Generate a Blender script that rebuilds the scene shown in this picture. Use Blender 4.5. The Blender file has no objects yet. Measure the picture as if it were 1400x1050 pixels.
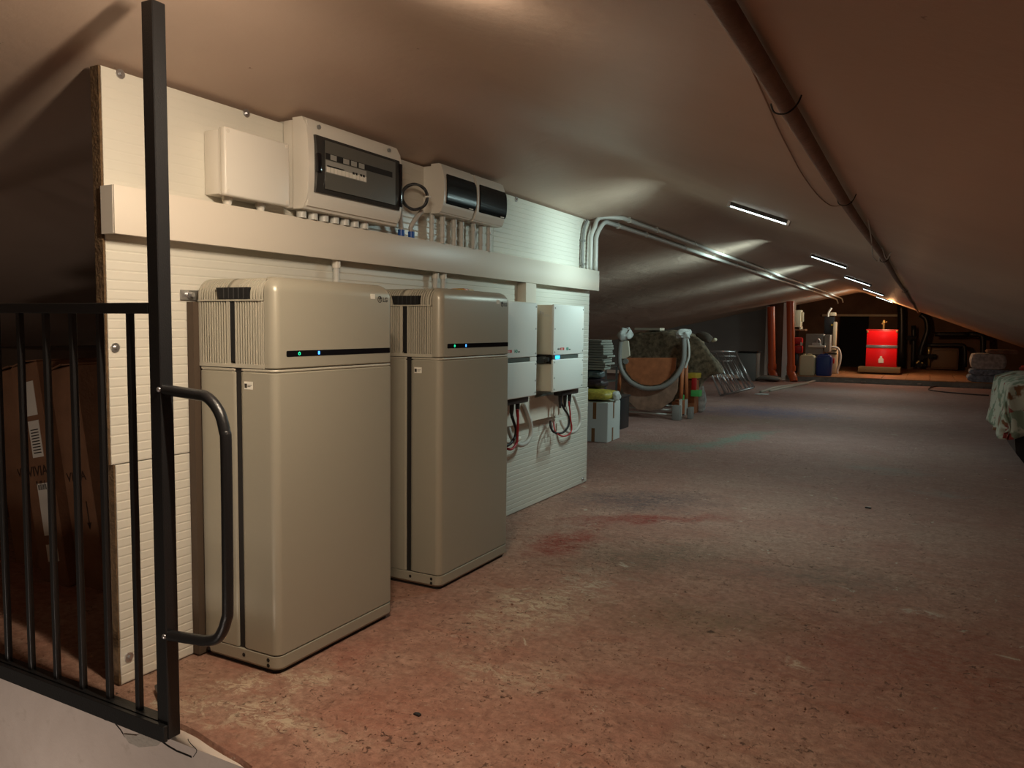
import bpy, bmesh, math, random
from mathutils import Vector, Matrix, noise
random.seed(7)
S = bpy.context.scene
COL = S.collection
PI = math.pi

# ------------------------------------------------------------------ camera
FPX = 1060.0
cy_ = Vector((1272-700, 452-525, FPX)).normalized()          # world Y seen from the camera
n_ = cy_.cross(Vector((1, 0.012, 0))).normalized()
if n_.y > 0: n_ = -n_
cx_ = cy_.cross(n_)
CAM = Vector((0, 0, 1.0))
def ray(px, py):
    d = Vector((px-700, py-525, FPX))
    return Vector((cx_.dot(d), cy_.dot(d), n_.dot(d)))
def at(px, py, Y):
    d = ray(px, py); return CAM + d*(Y/d.y)
def atx(px, py, X):
    d = ray(px, py); return CAM + d*(X/d.x)
def atz(px, py, z=0.0):
    d = ray(px, py); return CAM + d*((z-1.0)/d.z)
cd = bpy.data.cameras.new('camera'); cam = bpy.data.objects.new('camera', cd); COL.objects.link(cam)
cd.sensor_width = 36; cd.lens = FPX/1400*36; cd.clip_start = 0.05; cd.clip_end = 60
ex = Vector((cx_.x, cy_.x, n_.x)); ey = -Vector((cx_.y, cy_.y, n_.y)); ez = -Vector((cx_.z, cy_.z, n_.z))
M = Matrix((ex, ey, ez)).transposed().to_4x4(); M.translation = CAM
cam.matrix_world = M
S.camera = cam

# ------------------------------------------------------------------ world, lights, exposure
w = bpy.data.worlds.new('world'); S.world = w; w.use_nodes = True
w.node_tree.nodes['Background'].inputs[0].default_value = (1.0, 0.78, 0.58, 1)
w.node_tree.nodes['Background'].inputs[1].default_value = 0.05
S.view_settings.view_transform = 'Standard'; S.view_settings.look = 'None'
S.view_settings.exposure = 0.38; S.view_settings.gamma = 1.0
def area(name, loc, aim, sx, sy, power, color, xaxis=None, spread=180):
    ld = bpy.data.lights.new(name, 'AREA'); ld.shape = 'RECTANGLE'; ld.size = sx; ld.size_y = sy
    ld.energy = power; ld.color = color; ld.spread = math.radians(spread)
    o = bpy.data.objects.new(name, ld); COL.objects.link(o)
    z = -Vector(aim).normalized()
    if xaxis:
        x = Vector(xaxis); x = (x - z*x.dot(z)).normalized(); y = z.cross(x)
        m = Matrix((x, y, z)).transposed().to_4x4()
    else:
        m = z.to_track_quat('Z', 'Y').to_matrix().to_4x4()
    m.translation = Vector(loc); o.matrix_world = m
    return o
def point(name, loc, power, color, r=0.04):
    ld = bpy.data.lights.new(name, 'POINT'); ld.energy = power; ld.color = color; ld.shadow_soft_size = r
    o = bpy.data.objects.new(name, ld); COL.objects.link(o); o.location = loc; return o
def tube_points(name, x, y, z, power, color):
    for k in (-1, 0, 1):
        point(name, (x+k*.10, y, z-k*.036), power/3, color, .012)
WARM = (1.0, 0.82, 0.61)
tube_points('warm_tube_glow', -0.86, 1.08, 1.585, 5, WARM)
area('warm_tube_light', (-0.86, 1.10, 1.578), (-0.36, 0.05, -0.93), 0.29, 0.014, 12, WARM, (0.94, 0, -0.36))      # the warm tube just above the frame
area('warm_tube_side_glow', (-1.05, 1.10, 1.59), (-1, 0.0, -0.25), 0.02, 0.02, 1.2, WARM)
area('stairwell_fill', (-1.6, -0.5, -0.95), (-.25, 1.0, .36), 0.5, 0.5, 2.3, (1.0, 0.84, 0.72), None, 75)  # added fill without a known lamp, brightens the plaster below the gate
TUBES = [(4.15, 1.0), (7.3, .9), (10.3, .8), (13.3, .6), (16.6, .5)]
for ty, k in TUBES:
    area('led_tube_light', (-0.80, ty, 1.562), (-0.36, 0, -0.93), 0.29, 0.014, 8*k, (0.72, 0.98, 0.94), (0.94, 0, -0.36))
    area('led_tube_end_glow', (-0.975, ty, 1.560), (-1, 0, -0.05), 0.03, 0.03, (.22 if ty < 5 else .8)*k, (0.72, 0.98, 0.94), None, 52)
    area('led_tube_side_glow', (-0.975, ty, 1.555), (-1, 0, -0.22), 0.03, 0.03, (1.2 if ty < 5 else 3.9)*k, (0.72, 0.98, 0.94), None, 95)
point('boiler_room_lamp', (-0.75, 16.9, 1.42), 17, (1.0, 0.52, 0.22), 0.05)

# ------------------------------------------------------------------ materials
def nodes(name):
    m = bpy.data.materials.new(name); m.use_nodes = True
    nt = m.node_tree; return m, nt, nt.nodes['Principled BSDF']
def mat(name, col, rough=0.5, metal=0.0, spec=0.5, var=0.0, vscale=8.0, bump=0.0, bscale=60.0, emit=None, estr=0.0, trans=0.0, coat=0.0):
    m, nt, b = nodes(name)
    b.inputs['Base Color'].default_value = (*col, 1); b.inputs['Roughness'].default_value = rough
    b.inputs['Metallic'].default_value = metal; b.inputs['Specular IOR Level'].default_value = spec
    b.inputs['Coat Weight'].default_value = coat
    if trans: b.inputs['Transmission Weight'].default_value = trans
    tc = nt.nodes.new('ShaderNodeTexCoord')
    if var:
        nz = nt.nodes.new('ShaderNodeTexNoise'); nz.inputs['Scale'].default_value = vscale; nz.inputs['Detail'].default_value = 6
        nt.links.new(tc.outputs['Object'], nz.inputs['Vector'])
        r = nt.nodes.new('ShaderNodeValToRGB'); r.color_ramp.elements[0].position = .3; r.color_ramp.elements[1].position = .7
        r.color_ramp.elements[0].color = (*[c*(1-var) for c in col], 1); r.color_ramp.elements[1].color = (*[min(1, c*(1+var)) for c in col], 1)
        nt.links.new(nz.outputs['Fac'], r.inputs['Fac']); nt.links.new(r.outputs['Color'], b.inputs['Base Color'])
    if bump:
        nz = nt.nodes.new('ShaderNodeTexNoise'); nz.inputs['Scale'].default_value = bscale; nz.inputs['Detail'].default_value = 5
        nt.links.new(tc.outputs['Object'], nz.inputs['Vector'])
        bp = nt.nodes.new('ShaderNodeBump'); bp.inputs['Strength'].default_value = bump; bp.inputs['Distance'].default_value = .01
        nt.links.new(nz.outputs['Fac'], bp.inputs['Height']); nt.links.new(bp.outputs['Normal'], b.inputs['Normal'])
    if emit: b.inputs['Emission Color'].default_value = (*emit, 1); b.inputs['Emission Strength'].default_value = estr
    return m
def N(nt, t, **kw):
    n = nt.nodes.new(t)
    for k, v in kw.items():
        if k in n.inputs: n.inputs[k].default_value = v
        else: setattr(n, k, v)
    return n
def mixc(nt, fac, a, b, blend='MIX'):
    m = nt.nodes.new('ShaderNodeMix'); m.data_type = 'RGBA'; m.blend_type = blend
    for sock, v in ((m.inputs[0], fac), (m.inputs[6], a), (m.inputs[7], b)):
        if isinstance(v, (int, float)): sock.default_value = v
        elif isinstance(v, tuple): sock.default_value = (*v, 1)
        else: nt.links.new(v, sock)
    return m.outputs[2]
def ramp(nt, src, p0, p1, c0=(0, 0, 0), c1=(1, 1, 1)):
    r = nt.nodes.new('ShaderNodeValToRGB'); e = r.color_ramp.elements
    e[0].position = p0; e[1].position = p1; e[0].color = (*c0, 1); e[1].color = (*c1, 1)
    nt.links.new(src, r.inputs['Fac']); return r.outputs['Color']
def noise_n(nt, vec, scale, detail=6, rough=.55, dist=0.0):
    n = nt.nodes.new('ShaderNodeTexNoise'); n.inputs['Scale'].default_value = scale; n.inputs['Detail'].default_value = detail
    n.inputs['Roughness'].default_value = rough; n.inputs['Distortion'].default_value = dist
    nt.links.new(vec, n.inputs['Vector']); return n.outputs['Fac']
def mapping(nt, vec, scale=(1, 1, 1), loc=(0, 0, 0), rot=(0, 0, 0)):
    m = nt.nodes.new('ShaderNodeMapping'); m.inputs['Scale'].default_value = scale; m.inputs['Location'].default_value = loc
    m.inputs['Rotation'].default_value = rot; nt.links.new(vec, m.inputs['Vector']); return m.outputs[0]
def blob(nt, vec, x, y, rx, ry, rot, wob, sharp=0.5):
    """a stain of its own place and outline on the slab"""
    mp = nt.nodes.new('ShaderNodeMapping'); mp.vector_type = 'TEXTURE'
    mp.inputs['Location'].default_value = (x, y, 0); mp.inputs['Rotation'].default_value = (0, 0, rot); mp.inputs['Scale'].default_value = (rx, ry, 1)
    nt.links.new(vec, mp.inputs['Vector'])
    ln = nt.nodes.new('ShaderNodeVectorMath'); ln.operation = 'LENGTH'; nt.links.new(mp.outputs[0], ln.inputs[0])
    ad = nt.nodes.new('ShaderNodeMath'); ad.operation = 'MULTIPLY_ADD'; nt.links.new(wob, ad.inputs[0]); ad.inputs[1].default_value = 2.2
    nt.links.new(ln.outputs['Value'], ad.inputs[2])
    mr = nt.nodes.new('ShaderNodeMapRange'); nt.links.new(ad.outputs[0], mr.inputs['Value'])
    mr.inputs['From Min'].default_value = 2.2; mr.inputs['From Max'].default_value = 2.1-sharp*1.3
    mr.inputs['To Min'].default_value = 0; mr.inputs['To Max'].default_value = 1
    return mr.outputs[0]
def mul(nt, a, k):
    m = nt.nodes.new('ShaderNodeMath'); m.operation = 'MULTIPLY'; nt.links.new(a, m.inputs[0])
    if isinstance(k, (int, float)): m.inputs[1].default_value = k
    else: nt.links.new(k, m.inputs[1])
    return m.outputs[0]

def floor_material():
    m, nt, b = nodes('red_concrete_floor')
    tc = nt.nodes.new('ShaderNodeTexCoord'); v = tc.outputs['Object']
    big = noise_n(nt, v, 1.1, 4, .5, .4); mid = noise_n(nt, v, 4.5, 8, .62, .3); fine = noise_n(nt, v, 42, 8, .7); grit = noise_n(nt, v, 190, 4, .7)
    streak = noise_n(nt, mapping(nt, v, (2.2, 5.5, 1), rot=(0, 0, .35)), 1.6, 7, .6, .8)
    c = mixc(nt, ramp(nt, mid, .34, .66), (.50, .240, .170), (.61, .36, .265))
    c = mixc(nt, mul(nt, ramp(nt, big, .46, .66), .55), c, (.60, .42, .31))
    c = mixc(nt, mul(nt, ramp(nt, streak, .54, .72), .6), c, (.47, .17, .11))
    crust = noise_n(nt, v, 16, 10, .74, .5)
    c = mixc(nt, mul(nt, ramp(nt, crust, .47, .60), .34), c, (.27, .125, .085))
    c = mixc(nt, mul(nt, ramp(nt, noise_n(nt, v, 27, 9, .75, .2), .56, .64), .35), c, (.66, .46, .34))
    c = mixc(nt, mul(nt, ramp(nt, fine, .42, .60), .45), c, (.25, .115, .08))
    # floor greys further in: the cool tubes' tint painted into its colour
    g = nt.nodes.new('ShaderNodeSeparateXYZ'); nt.links.new(v, g.inputs[0])
    mr = nt.nodes.new('ShaderNodeMapRange'); nt.links.new(g.outputs['Y'], mr.inputs['Value']); mr.inputs['From Min'].default_value = 3.0; mr.inputs['From Max'].default_value = 7.5
    c = mixc(nt, mul(nt, mr.outputs[0], .62), c, mixc(nt, ramp(nt, mid, .3, .7), (.38, .235, .22), (.55, .37, .355)))
    wob = noise_n(nt, v, 9, 10, .78, .8)
    def warp(vec, scale, amp):
        n = nt.nodes.new('ShaderNodeTexNoise'); n.inputs['Scale'].default_value = scale; n.inputs['Detail'].default_value = 6; nt.links.new(vec, n.inputs['Vector'])
        a_ = nt.nodes.new('ShaderNodeVectorMath'); a_.operation = 'SUBTRACT'; nt.links.new(n.outputs['Color'], a_.inputs[0]); a_.inputs[1].default_value = (.5, .5, .5)
        b_ = nt.nodes.new('ShaderNodeVectorMath'); b_.operation = 'MULTIPLY_ADD'; nt.links.new(a_.outputs[0], b_.inputs[0]); b_.inputs[1].default_value = (amp, amp, 0); nt.links.new(vec, b_.inputs[2])
        return b_.outputs[0]
    vw = warp(warp(v, 5, .35), 26, .09)
    scr = noise_n(nt, mapping(nt, v, (1, 1.6, 1), rot=(0, 0, .5)), 24, 8, .8, 1.0)
    scrape = nt.nodes.new('ShaderNodeMapRange'); nt.links.new(scr, scrape.inputs['Value']); scrape.inputs['From Min'].default_value = .40; scrape.inputs['From Max'].default_value = .56; scrape.inputs['To Min'].default_value = .25
    flake = nt.nodes.new('ShaderNodeMapRange'); nt.links.new(noise_n(nt, mapping(nt, v, (1, 1.5, 1), rot=(0, 0, .4)), 17, 10, .82, 1.2), flake.inputs['Value']); flake.inputs['From Min'].default_value = .49; flake.inputs['From Max'].default_value = .54; flake.inputs['To Min'].default_value = .12
    for x, y, rx, ry, rot, col, k, sh in [
        (-1.63, 1.50, .13, .06, .9, (.66, .52, .38), .9, .5), (-1.50, 1.55, .06, .16, .3, (.60, .47, .34), .6, .5),
        (-1.45, 1.36, .34, .08, .05, (.60, .47, .34), .75, .6), (-1.18, 2.42, .2, .34, -.2, (.62, .52, .38), .7, .7),
        (-1.05, 1.9, .2, .12, .3, (.56, .44, .32), .5, .6), (-1.12, 2.75, .13, .26, .1, (.60, .52, .40), .6, .7),
        (-1.5, 1.75, .11, .16, .5, (.42, .12, .08), .5, .9), (-1.2, 1.52, .13, .18, .5, (.42, .14, .09), .35, .9),
        (-1.45, 3.25, .14, .36, -.2, (.36, .055, .035), .8, .6), (-1.25, 3.85, .10, .5, -1.0, (.34, .06, .045), .7, .6),
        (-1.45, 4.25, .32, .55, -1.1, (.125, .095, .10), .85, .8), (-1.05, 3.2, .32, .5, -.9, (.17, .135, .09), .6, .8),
        (-.35, 3.3, .38, .22, .2, (.20, .16, .12), .5, .7), (-.62, 2.6, .5, .18, .3, (.26, .19, .11), .5, .8),
        (-1.5, 7.1, .14, .9, -.25, (.30, .38, .31), .8, .5), (-1.95, 6.3, .3, .6, -1.0, (.31, .38, .32), .55, .6),
        (-1.72, 9.6, .9, .75, .1, (.17, .19, .33), .75, .8), (-2.0, 8.6, .9, .4, .1, (.42, .33, .22), .4, .8),
        (-1.9, 13.6, 1.6, 1.0, 0, (.48, .46, .44), .4, .8), (.05, 2.6, .5, .5, 0, (.36, .075, .035), .5, .9),
        (.05, 3.05, .09, .05, .3, (.55, .45, .36), .8, .5), (-.28, 2.45, .05, .04, .3, (.60, .48, .36), .7, .5),
        (.10, 5.4, .2, .12, 0, (.45, .36, .32), .5, .6), (-.2, 6.1, .3, .2, 0, (.42, .36, .32), .5, .6),
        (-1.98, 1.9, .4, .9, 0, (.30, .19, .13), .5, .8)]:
        c = mixc(nt, mul(nt, mul(nt, blob(nt, vw, x, y, rx, ry, rot, wob, sh), (flake if col[0] > .5 else scrape).outputs[0]), min(1, k*1.45)), c, tuple(min(.85, q*1.2) for q in col) if col[0] > .5 else col)
    # pale flecks of lime and dark pits
    fl = noise_n(nt, v, 9.5, 9, .72, .6)
    c = mixc(nt, mul(nt, ramp(nt, fl, .635, .665), .8), c, (.68, .60, .47))
    pits = noise_n(nt, v, 48, 4, .65, .9)
    pm = mul(nt, ramp(nt, pits, .60, .66), ramp(nt, mid, .40, .60))
    c = mixc(nt, mul(nt, pm, .8), c, (.085, .045, .03))
    nt.links.new(c, b.inputs['Base Color'])
    nt.links.new(ramp(nt, mid, .3, .7, (.55,)*3, (.85,)*3), b.inputs['Roughness']); b.inputs['Specular IOR Level'].default_value = .25
    h = nt.nodes.new('ShaderNodeMath'); h.operation = 'ADD'; nt.links.new(mul(nt, fine, 1.0), h.inputs[0]); hx = nt.nodes.new('ShaderNodeMath'); hx.operation = 'ADD'; nt.links.new(h.outputs[0], hx.inputs[0]); nt.links.new(mul(nt, crust, 1.6), hx.inputs[1]); nt.links.new(mul(nt, grit, .35), h.inputs[1])
    h2 = nt.nodes.new('ShaderNodeMath'); h2.operation = 'SUBTRACT'; nt.links.new(hx.outputs[0], h2.inputs[0]); nt.links.new(mul(nt, pm, .9), h2.inputs[1])
    bp = N(nt, 'ShaderNodeBump', Strength=.9, Distance=.013); nt.links.new(h2.outputs[0], bp.inputs['Height']); nt.links.new(bp.outputs[0], b.inputs['Normal'])
    return m
def ceiling_material():
    m, nt, b = nodes('painted_ceiling_plaster')
    tc = nt.nodes.new('ShaderNodeTexCoord'); v = tc.outputs['Object']
    n1 = noise_n(nt, v, .8, 5, .5, .3); n2 = noise_n(nt, v, 5, 7, .6)
    c = mixc(nt, ramp(nt, n1, .35, .65), (.51, .375, .295), (.57, .435, .35))
    c = mixc(nt, mul(nt, ramp(nt, n2, .5, .75), .3), c, (.48, .35, .265))
    sp = noise_n(nt, v, 26, 3, .6)
    c = mixc(nt, mul(nt, ramp(nt, sp, .74, .77), .6), c, (.16, .09, .06))
    nt.links.new(c, b.inputs['Base Color']); b.inputs['Roughness'].default_value = .5; b.inputs['Specular IOR Level'].default_value = .35
    wv = noise_n(nt, mapping(nt, v, (2.2, .9, 1), rot=(0, 0, .5)), 1.9, 4, .5, .8)
    bp = N(nt, 'ShaderNodeBump', Strength=.4, Distance=.03); sx = nt.nodes.new('ShaderNodeSeparateXYZ'); nt.links.new(v, sx.inputs[0])
    mr = nt.nodes.new('ShaderNodeMapRange'); nt.links.new(sx.outputs['Y'], mr.inputs['Value']); mr.inputs['From Min'].default_value = 1.8; mr.inputs['From Max'].default_value = 5; mr.inputs['To Min'].default_value = .1
    st_ = noise_n(nt, mapping(nt, v, (1.2, 5, 1), rot=(0, 0, -.5)), 2.2, 5, .55, 1.0)
    ws = nt.nodes.new('ShaderNodeMath'); ws.operation = 'MULTIPLY_ADD'; nt.links.new(st_, ws.inputs[0]); ws.inputs[1].default_value = .35; nt.links.new(wv, ws.inputs[2])
    nt.links.new(mul(nt, ws.outputs[0], mr.outputs[0]), bp.inputs['Height'])
    b2 = N(nt, 'ShaderNodeBump', Strength=.25, Distance=.004); nt.links.new(noise_n(nt, v, 30, 5, .6), b2.inputs['Height']); nt.links.new(bp.outputs[0], b2.inputs['Normal'])
    nt.links.new(b2.outputs[0], b.inputs['Normal'])
    return m
def plaster_material():
    m, nt, b = nodes('stairwell_plaster')
    tc = nt.nodes.new('ShaderNodeTexCoord'); v = tc.outputs['Object']
    n1 = noise_n(nt, v, 3, 7, .6, .4)
    c = mixc(nt, ramp(nt, n1, .3, .7), (.52, .44, .385), (.64, .56, .50))
    c = mixc(nt, mul(nt, ramp(nt, noise_n(nt, v, 14, 6, .6), .60, .7), .4), c, (.38, .32, .26))
    nt.links.new(c, b.inputs['Base Color']); b.inputs['Roughness'].default_value = .85
    bp = N(nt, 'ShaderNodeBump', Strength=.4, Distance=.004); nt.links.new(noise_n(nt, v, 40, 6, .6), bp.inputs['Height']); nt.links.new(bp.outputs[0], b.inputs['Normal'])
    return m
M_floor = floor_material(); M_ceil = ceiling_material(); M_plaster = plaster_material()
M_panel = mat('lacquered_insulation_panel', (.69, .665, .585), .32, var=.03, vscale=3, spec=.45)
M_foam = mat('panel_foam_edge', (.12, .072, .034), .9, var=.3, vscale=40, bump=.6, bscale=120)
M_black = mat('black_powder_coat', (.012, .012, .013), .33, spec=.5, bump=.12, bscale=300)
M_bronze = mat('battery_champagne_paint', (.37, .345, .275), .36, metal=.15, spec=.5, bump=.02, bscale=600)
M_bronze2 = mat('battery_fin_plastic', (.45, .42, .34), .42, metal=.05)
M_dark = mat('dark_gap', (.010, .008, .007), .8)  # near-black colour stands in for shade in the gaps between parts
M_darkbrown = mat('painted_shadow_brown', (.075, .050, .032), .8)
M_gloss = mat('glossy_black_strip', (.006, .006, .008), .12)
M_green = mat('green_led', (.0, .1, .05), .4, emit=(.02, .8, .35), estr=1.6)
M_blue = mat('blue_led', (.0, .05, .3), .4, emit=(.05, .25, 1.0), estr=2.6)
M_blue2 = mat('bright_blue_led', (.0, .05, .3), .4, emit=(.02, .38, 1.0), estr=3.2)
M_sticker = mat('white_sticker', (.82, .79, .70), .5)
M_ink = mat('dark_ink', (.03, .025, .02), .5)
M_chrome = mat('zinc_metal', (.55, .55, .56), .3, metal=.9)
M_trunk = mat('white_cable_trunking', (.73, .665, .57), .38, spec=.45)
M_pvc = mat('white_grey_plastic', (.74, .70, .62), .38, spec=.5)
M_pvc2 = mat('enclosure_plastic', (.78, .74, .66), .34, spec=.5)
M_conduit = mat('grey_conduit', (.62, .62, .58), .4)
M_conduitd = mat('dark_grey_conduit', (.22, .22, .21), .45)
M_smoke = mat('smoked_door', (.035, .035, .034), .12, spec=.6, trans=.0)
M_smokein = mat('breaker_field', (.11, .105, .09), .3)
M_module = mat('breaker_module', (.30, .29, .26), .5)
M_blackpl = mat('black_plastic', (.02, .02, .022), .35)
M_cover = mat('black_meter_cover', (.004, .004, .005), .22, spec=.2)
M_blackcab = mat('black_cable', (.012, .012, .014), .4)
M_redcab = mat('red_cable', (.42, .02, .025), .4)
M_greycab = mat('grey_flexible_conduit', (.55, .52, .48), .45)
M_inv = mat('inverter_white', (.76, .78, .74), .35, spec=.5)
M_invside = mat('inverter_side', (.70, .66, .54), .4)
M_bluepl = mat('blue_collar', (.02, .10, .42), .4)
M_pipe = mat('painted_iron_pipe', (.20, .13, .10), .6, var=.2, vscale=20, bump=.2, bscale=90)
M_wire = mat('brown_wire', (.26, .13, .07), .5)
M_tube = mat('led_diffuser', (.9, .95, .95), .4, emit=(.80, 1.0, .97), estr=4)
M_tubeh = mat('led_housing', (.05, .05, .05), .4)
M_card = mat('brown_cardboard', (.25, .125, .065), .85, var=.12, vscale=10, bump=.2, bscale=80)
M_cardink = mat('carton_print', (.05, .025, .015), .8)
M_orange = mat('orange_drain_pipe', (.62, .10, .025), .35)
M_tile = mat('terracotta_tile', (.50, .25, .12), .35, var=.12, vscale=6)
M_cement = mat('rough_cement', (.26, .24, .21), .9, var=.25, vscale=7, bump=.8, bscale=30)
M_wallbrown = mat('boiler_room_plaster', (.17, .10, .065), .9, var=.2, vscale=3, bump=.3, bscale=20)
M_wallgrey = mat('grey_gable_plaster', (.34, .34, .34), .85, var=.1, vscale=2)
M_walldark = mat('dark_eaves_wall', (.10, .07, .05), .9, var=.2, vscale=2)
M_void = mat('unlit_opening_dark', (.004, .004, .004), .9)  # near-black colour stands in for the unlit depth of openings
M_boiler = mat('boiler_red_enamel', (.78, .008, .012), .25, spec=.5)
M_brass = mat('brass', (.60, .45, .18), .3, metal=.8)
M_cream = mat('cream_paint', (.62, .52, .36), .5)
M_cabinet = mat('grey_cabinet', (.30, .29, .26), .5, var=.08)
M_jwhite = mat('milky_jerrican', (.66, .64, .42), .45)
M_jblue = mat('blue_jerrican', (.02, .05, .22), .4)
M_whitebd = mat('white_board', (.82, .85, .84), .5)
M_boxwhite = mat('white_carton', (.66, .70, .68), .7)
M_tape = mat('brown_tape', (.26, .13, .055), .3)
M_yellow = mat('yellow_bag', (.60, .50, .08), .5, var=.3, vscale=30)
M_greytube = mat('grey_plastic_tube', (.27, .265, .25), .45)
M_terra = mat('terracotta_fabric', (.42, .14, .055), .85, var=.2, vscale=15)
M_brownfab = mat('brown_fabric', (.30, .18, .125), .9, var=.3, vscale=12)
M_redpl = mat('red_plastic', (.55, .02, .02), .4)
M_greenpl = mat('green_plastic', (.10, .55, .14), .4)
M_yelpl = mat('yellow_plastic', (.62, .42, .04), .4)
M_flower = mat('patterned_fabric', (.22, .17, .11), .9, var=.6, vscale=22, bump=.6, bscale=30)
M_linen = mat('grey_linen', (.46, .44, .42), .9, var=.35, vscale=18, bump=.5, bscale=30)
M_linenb = mat('blue_linen', (.24, .28, .34), .9, var=.5, vscale=22)
def floral():
    m, nt, b = nodes('floral_cloth'); tc = nt.nodes.new('ShaderNodeTexCoord'); v = tc.outputs['Object']
    c = mixc(nt, ramp(nt, noise_n(nt, v, 9, 3, .5), .52, .56), (.66, .62, .50), (.30, .34, .24))
    c = mixc(nt, ramp(nt, noise_n(nt, mapping(nt, v, (1, 1, 1), (3, 2, 1)), 8, 3, .5), .60, .64), c, (.30, .13, .06))
    c = mixc(nt, ramp(nt, noise_n(nt, mapping(nt, v, (1, 1, 1), (9, 4, 1)), 11, 3, .5), .64, .67), c, (.38, .06, .05))
    nt.links.new(c, b.inputs['Base Color']); b.inputs['Roughness'].default_value = .9; return m
M_floral = floral()

# ------------------------------------------------------------------ mesh helpers
def obj(name, bm, m, parent=None, smooth=False, label=None, auto=None):
    me = bpy.data.meshes.new(name); bmesh.ops.recalc_face_normals(bm, faces=bm.faces[:]); bm.to_mesh(me); bm.free()
    for x in (m if isinstance(m, (list, tuple)) else [m]): me.materials.append(x)
    if smooth:
        for p in me.polygons: p.use_smooth = True
        if auto is not None:
            me.set_sharp_from_angle(angle=math.radians(auto))
    o = bpy.data.objects.new(name, me); COL.objects.link(o)
    if parent: o.parent = parent
    if label: o['label'] = label
    return o
def tag(o, label, cat, group=None, kind=None):
    o['label'] = label; o['category'] = cat
    if group: o['group'] = group
    if kind: o['kind'] = kind
    return o
def thing(name, label, cat, loc=(0, 0, 0), rotz=0, group=None):
    o = bpy.data.objects.new(name, None); COL.objects.link(o); o.empty_display_size = .1
    o.location = loc; o.rotation_euler = (0, 0, rotz); return tag(o, label, cat, group)
def struct(o): o['kind'] = 'structure'; return o
def senum(name, loc=(0, 0, 0)):
    o = bpy.data.objects.new(name, None); COL.objects.link(o); o.location = loc; o['kind'] = 'structure'; return o
def dup(root):
    r = root.copy(); COL.objects.link(r)
    for ch in list(root.children):
        c = ch.copy(); COL.objects.link(c); c.parent = r
        for g in list(ch.children):
            d = g.copy(); COL.objects.link(d); d.parent = c
    return r
def B(): return bmesh.new()
def box(bm, x0, x1, y0, y1, z0, z1, bev=0, seg=2, mi=0, mtx=None):
    r = bmesh.ops.create_cube(bm, size=1)
    vs = r['verts']
    for v in vs:
        v.co = Vector((x0+(v.co.x+.5)*(x1-x0), y0+(v.co.y+.5)*(y1-y0), z0+(v.co.z+.5)*(z1-z0)))
    fs = set(f for v in vs for f in v.link_faces)
    if bev:
        es = list(set(e for v in vs for e in v.link_edges))
        rr = bmesh.ops.bevel(bm, geom=es, offset=bev, segments=seg, profile=.5, affect='EDGES')
        fs = set(f for f in fs if f.is_valid) | set(rr['faces'])
        vs = list(set(v for f in fs for v in f.verts))
    for f in fs:
        if f.is_valid: f.material_index = mi
    if mtx is not None:
        for v in vs: v.co = mtx @ v.co
    return bm
def bx(name, x0, x1, y0, y1, z0, z1, m, parent=None, bev=0, seg=2, label=None):
    return obj(name, box(B(), x0, x1, y0, y1, z0, z1, bev, seg), m, parent, smooth=bev > 0, auto=40 if bev else None, label=label)
def cyl(bm, p, q, r, n=16, r2=None, cap=True):
    p = Vector(p); q = Vector(q); d = (q-p).normalized()
    u = d.orthogonal().normalized(); w_ = d.cross(u)
    r2 = r if r2 is None else r2
    a = [bm.verts.new(p+(u*math.cos(2*PI*i/n)+w_*math.sin(2*PI*i/n))*r) for i in range(n)]
    b = [bm.verts.new(q+(u*math.cos(2*PI*i/n)+w_*math.sin(2*PI*i/n))*r2) for i in range(n)]
    for i in range(n): bm.faces.new((a[i], a[(i+1) % n], b[(i+1) % n], b[i]))
    if cap: bm.faces.new(a[::-1]); bm.faces.new(b)
    return bm
def smooth_path(pts, k=6):
    P = [Vector(p) for p in pts]; out = []
    Q = [P[0]*2-P[1]]+P+[P[-1]*2-P[-2]]
    for i in range(1, len(Q)-2):
        a, b, c, d = Q[i-1:i+3]
        for j in range(k):
            t = j/k
            out.append(.5*((2*b)+(c-a)*t+(2*a-5*b+4*c-d)*t*t+(3*b-a-3*c+d)*t**3))
    out.append(P[-1]); return out
def tube(bm, pts, r, n=10, rfun=None):
    P = [Vector(p) for p in pts]; u = None; rings = []
    for i, p in enumerate(P):
        t = (P[min(i+1, len(P)-1)]-P[max(i-1, 0)]).normalized()
        if u is None: u = t.orthogonal().normalized()
        else: u = (u-t*u.dot(t)).normalized()
        w_ = t.cross(u); rr = rfun(i) if rfun else r
        rings.append([bm.verts.new(p+(u*math.cos(2*PI*j/n)+w_*math.sin(2*PI*j/n))*rr) for j in range(n)])
    for a, b in zip(rings, rings[1:]):
        for j in range(n): bm.faces.new((a[j], a[(j+1) % n], b[(j+1) % n], b[j]))
    bm.faces.new(rings[0][::-1]); bm.faces.new(rings[-1]); return bm
def prism(bm, poly, axis, a, b, mi=0):
    """poly: 2D points in the plane perpendicular to axis, extruded from a to b"""
    def P(u, v, t): return {'X': (t, u, v), 'Y': (u, t, v), 'Z': (u, v, t)}[axis]
    A = [bm.verts.new(P(u, v, a)) for u, v in poly]; Bv = [bm.verts.new(P(u, v, b)) for u, v in poly]
    n = len(poly)
    for i in range(n):
        f = bm.faces.new((A[i], A[(i+1) % n], Bv[(i+1) % n], Bv[i])); f.material_index = mi
    bm.faces.new(A[::-1]).material_index = mi; bm.faces.new(Bv).material_index = mi
    return bm
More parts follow.
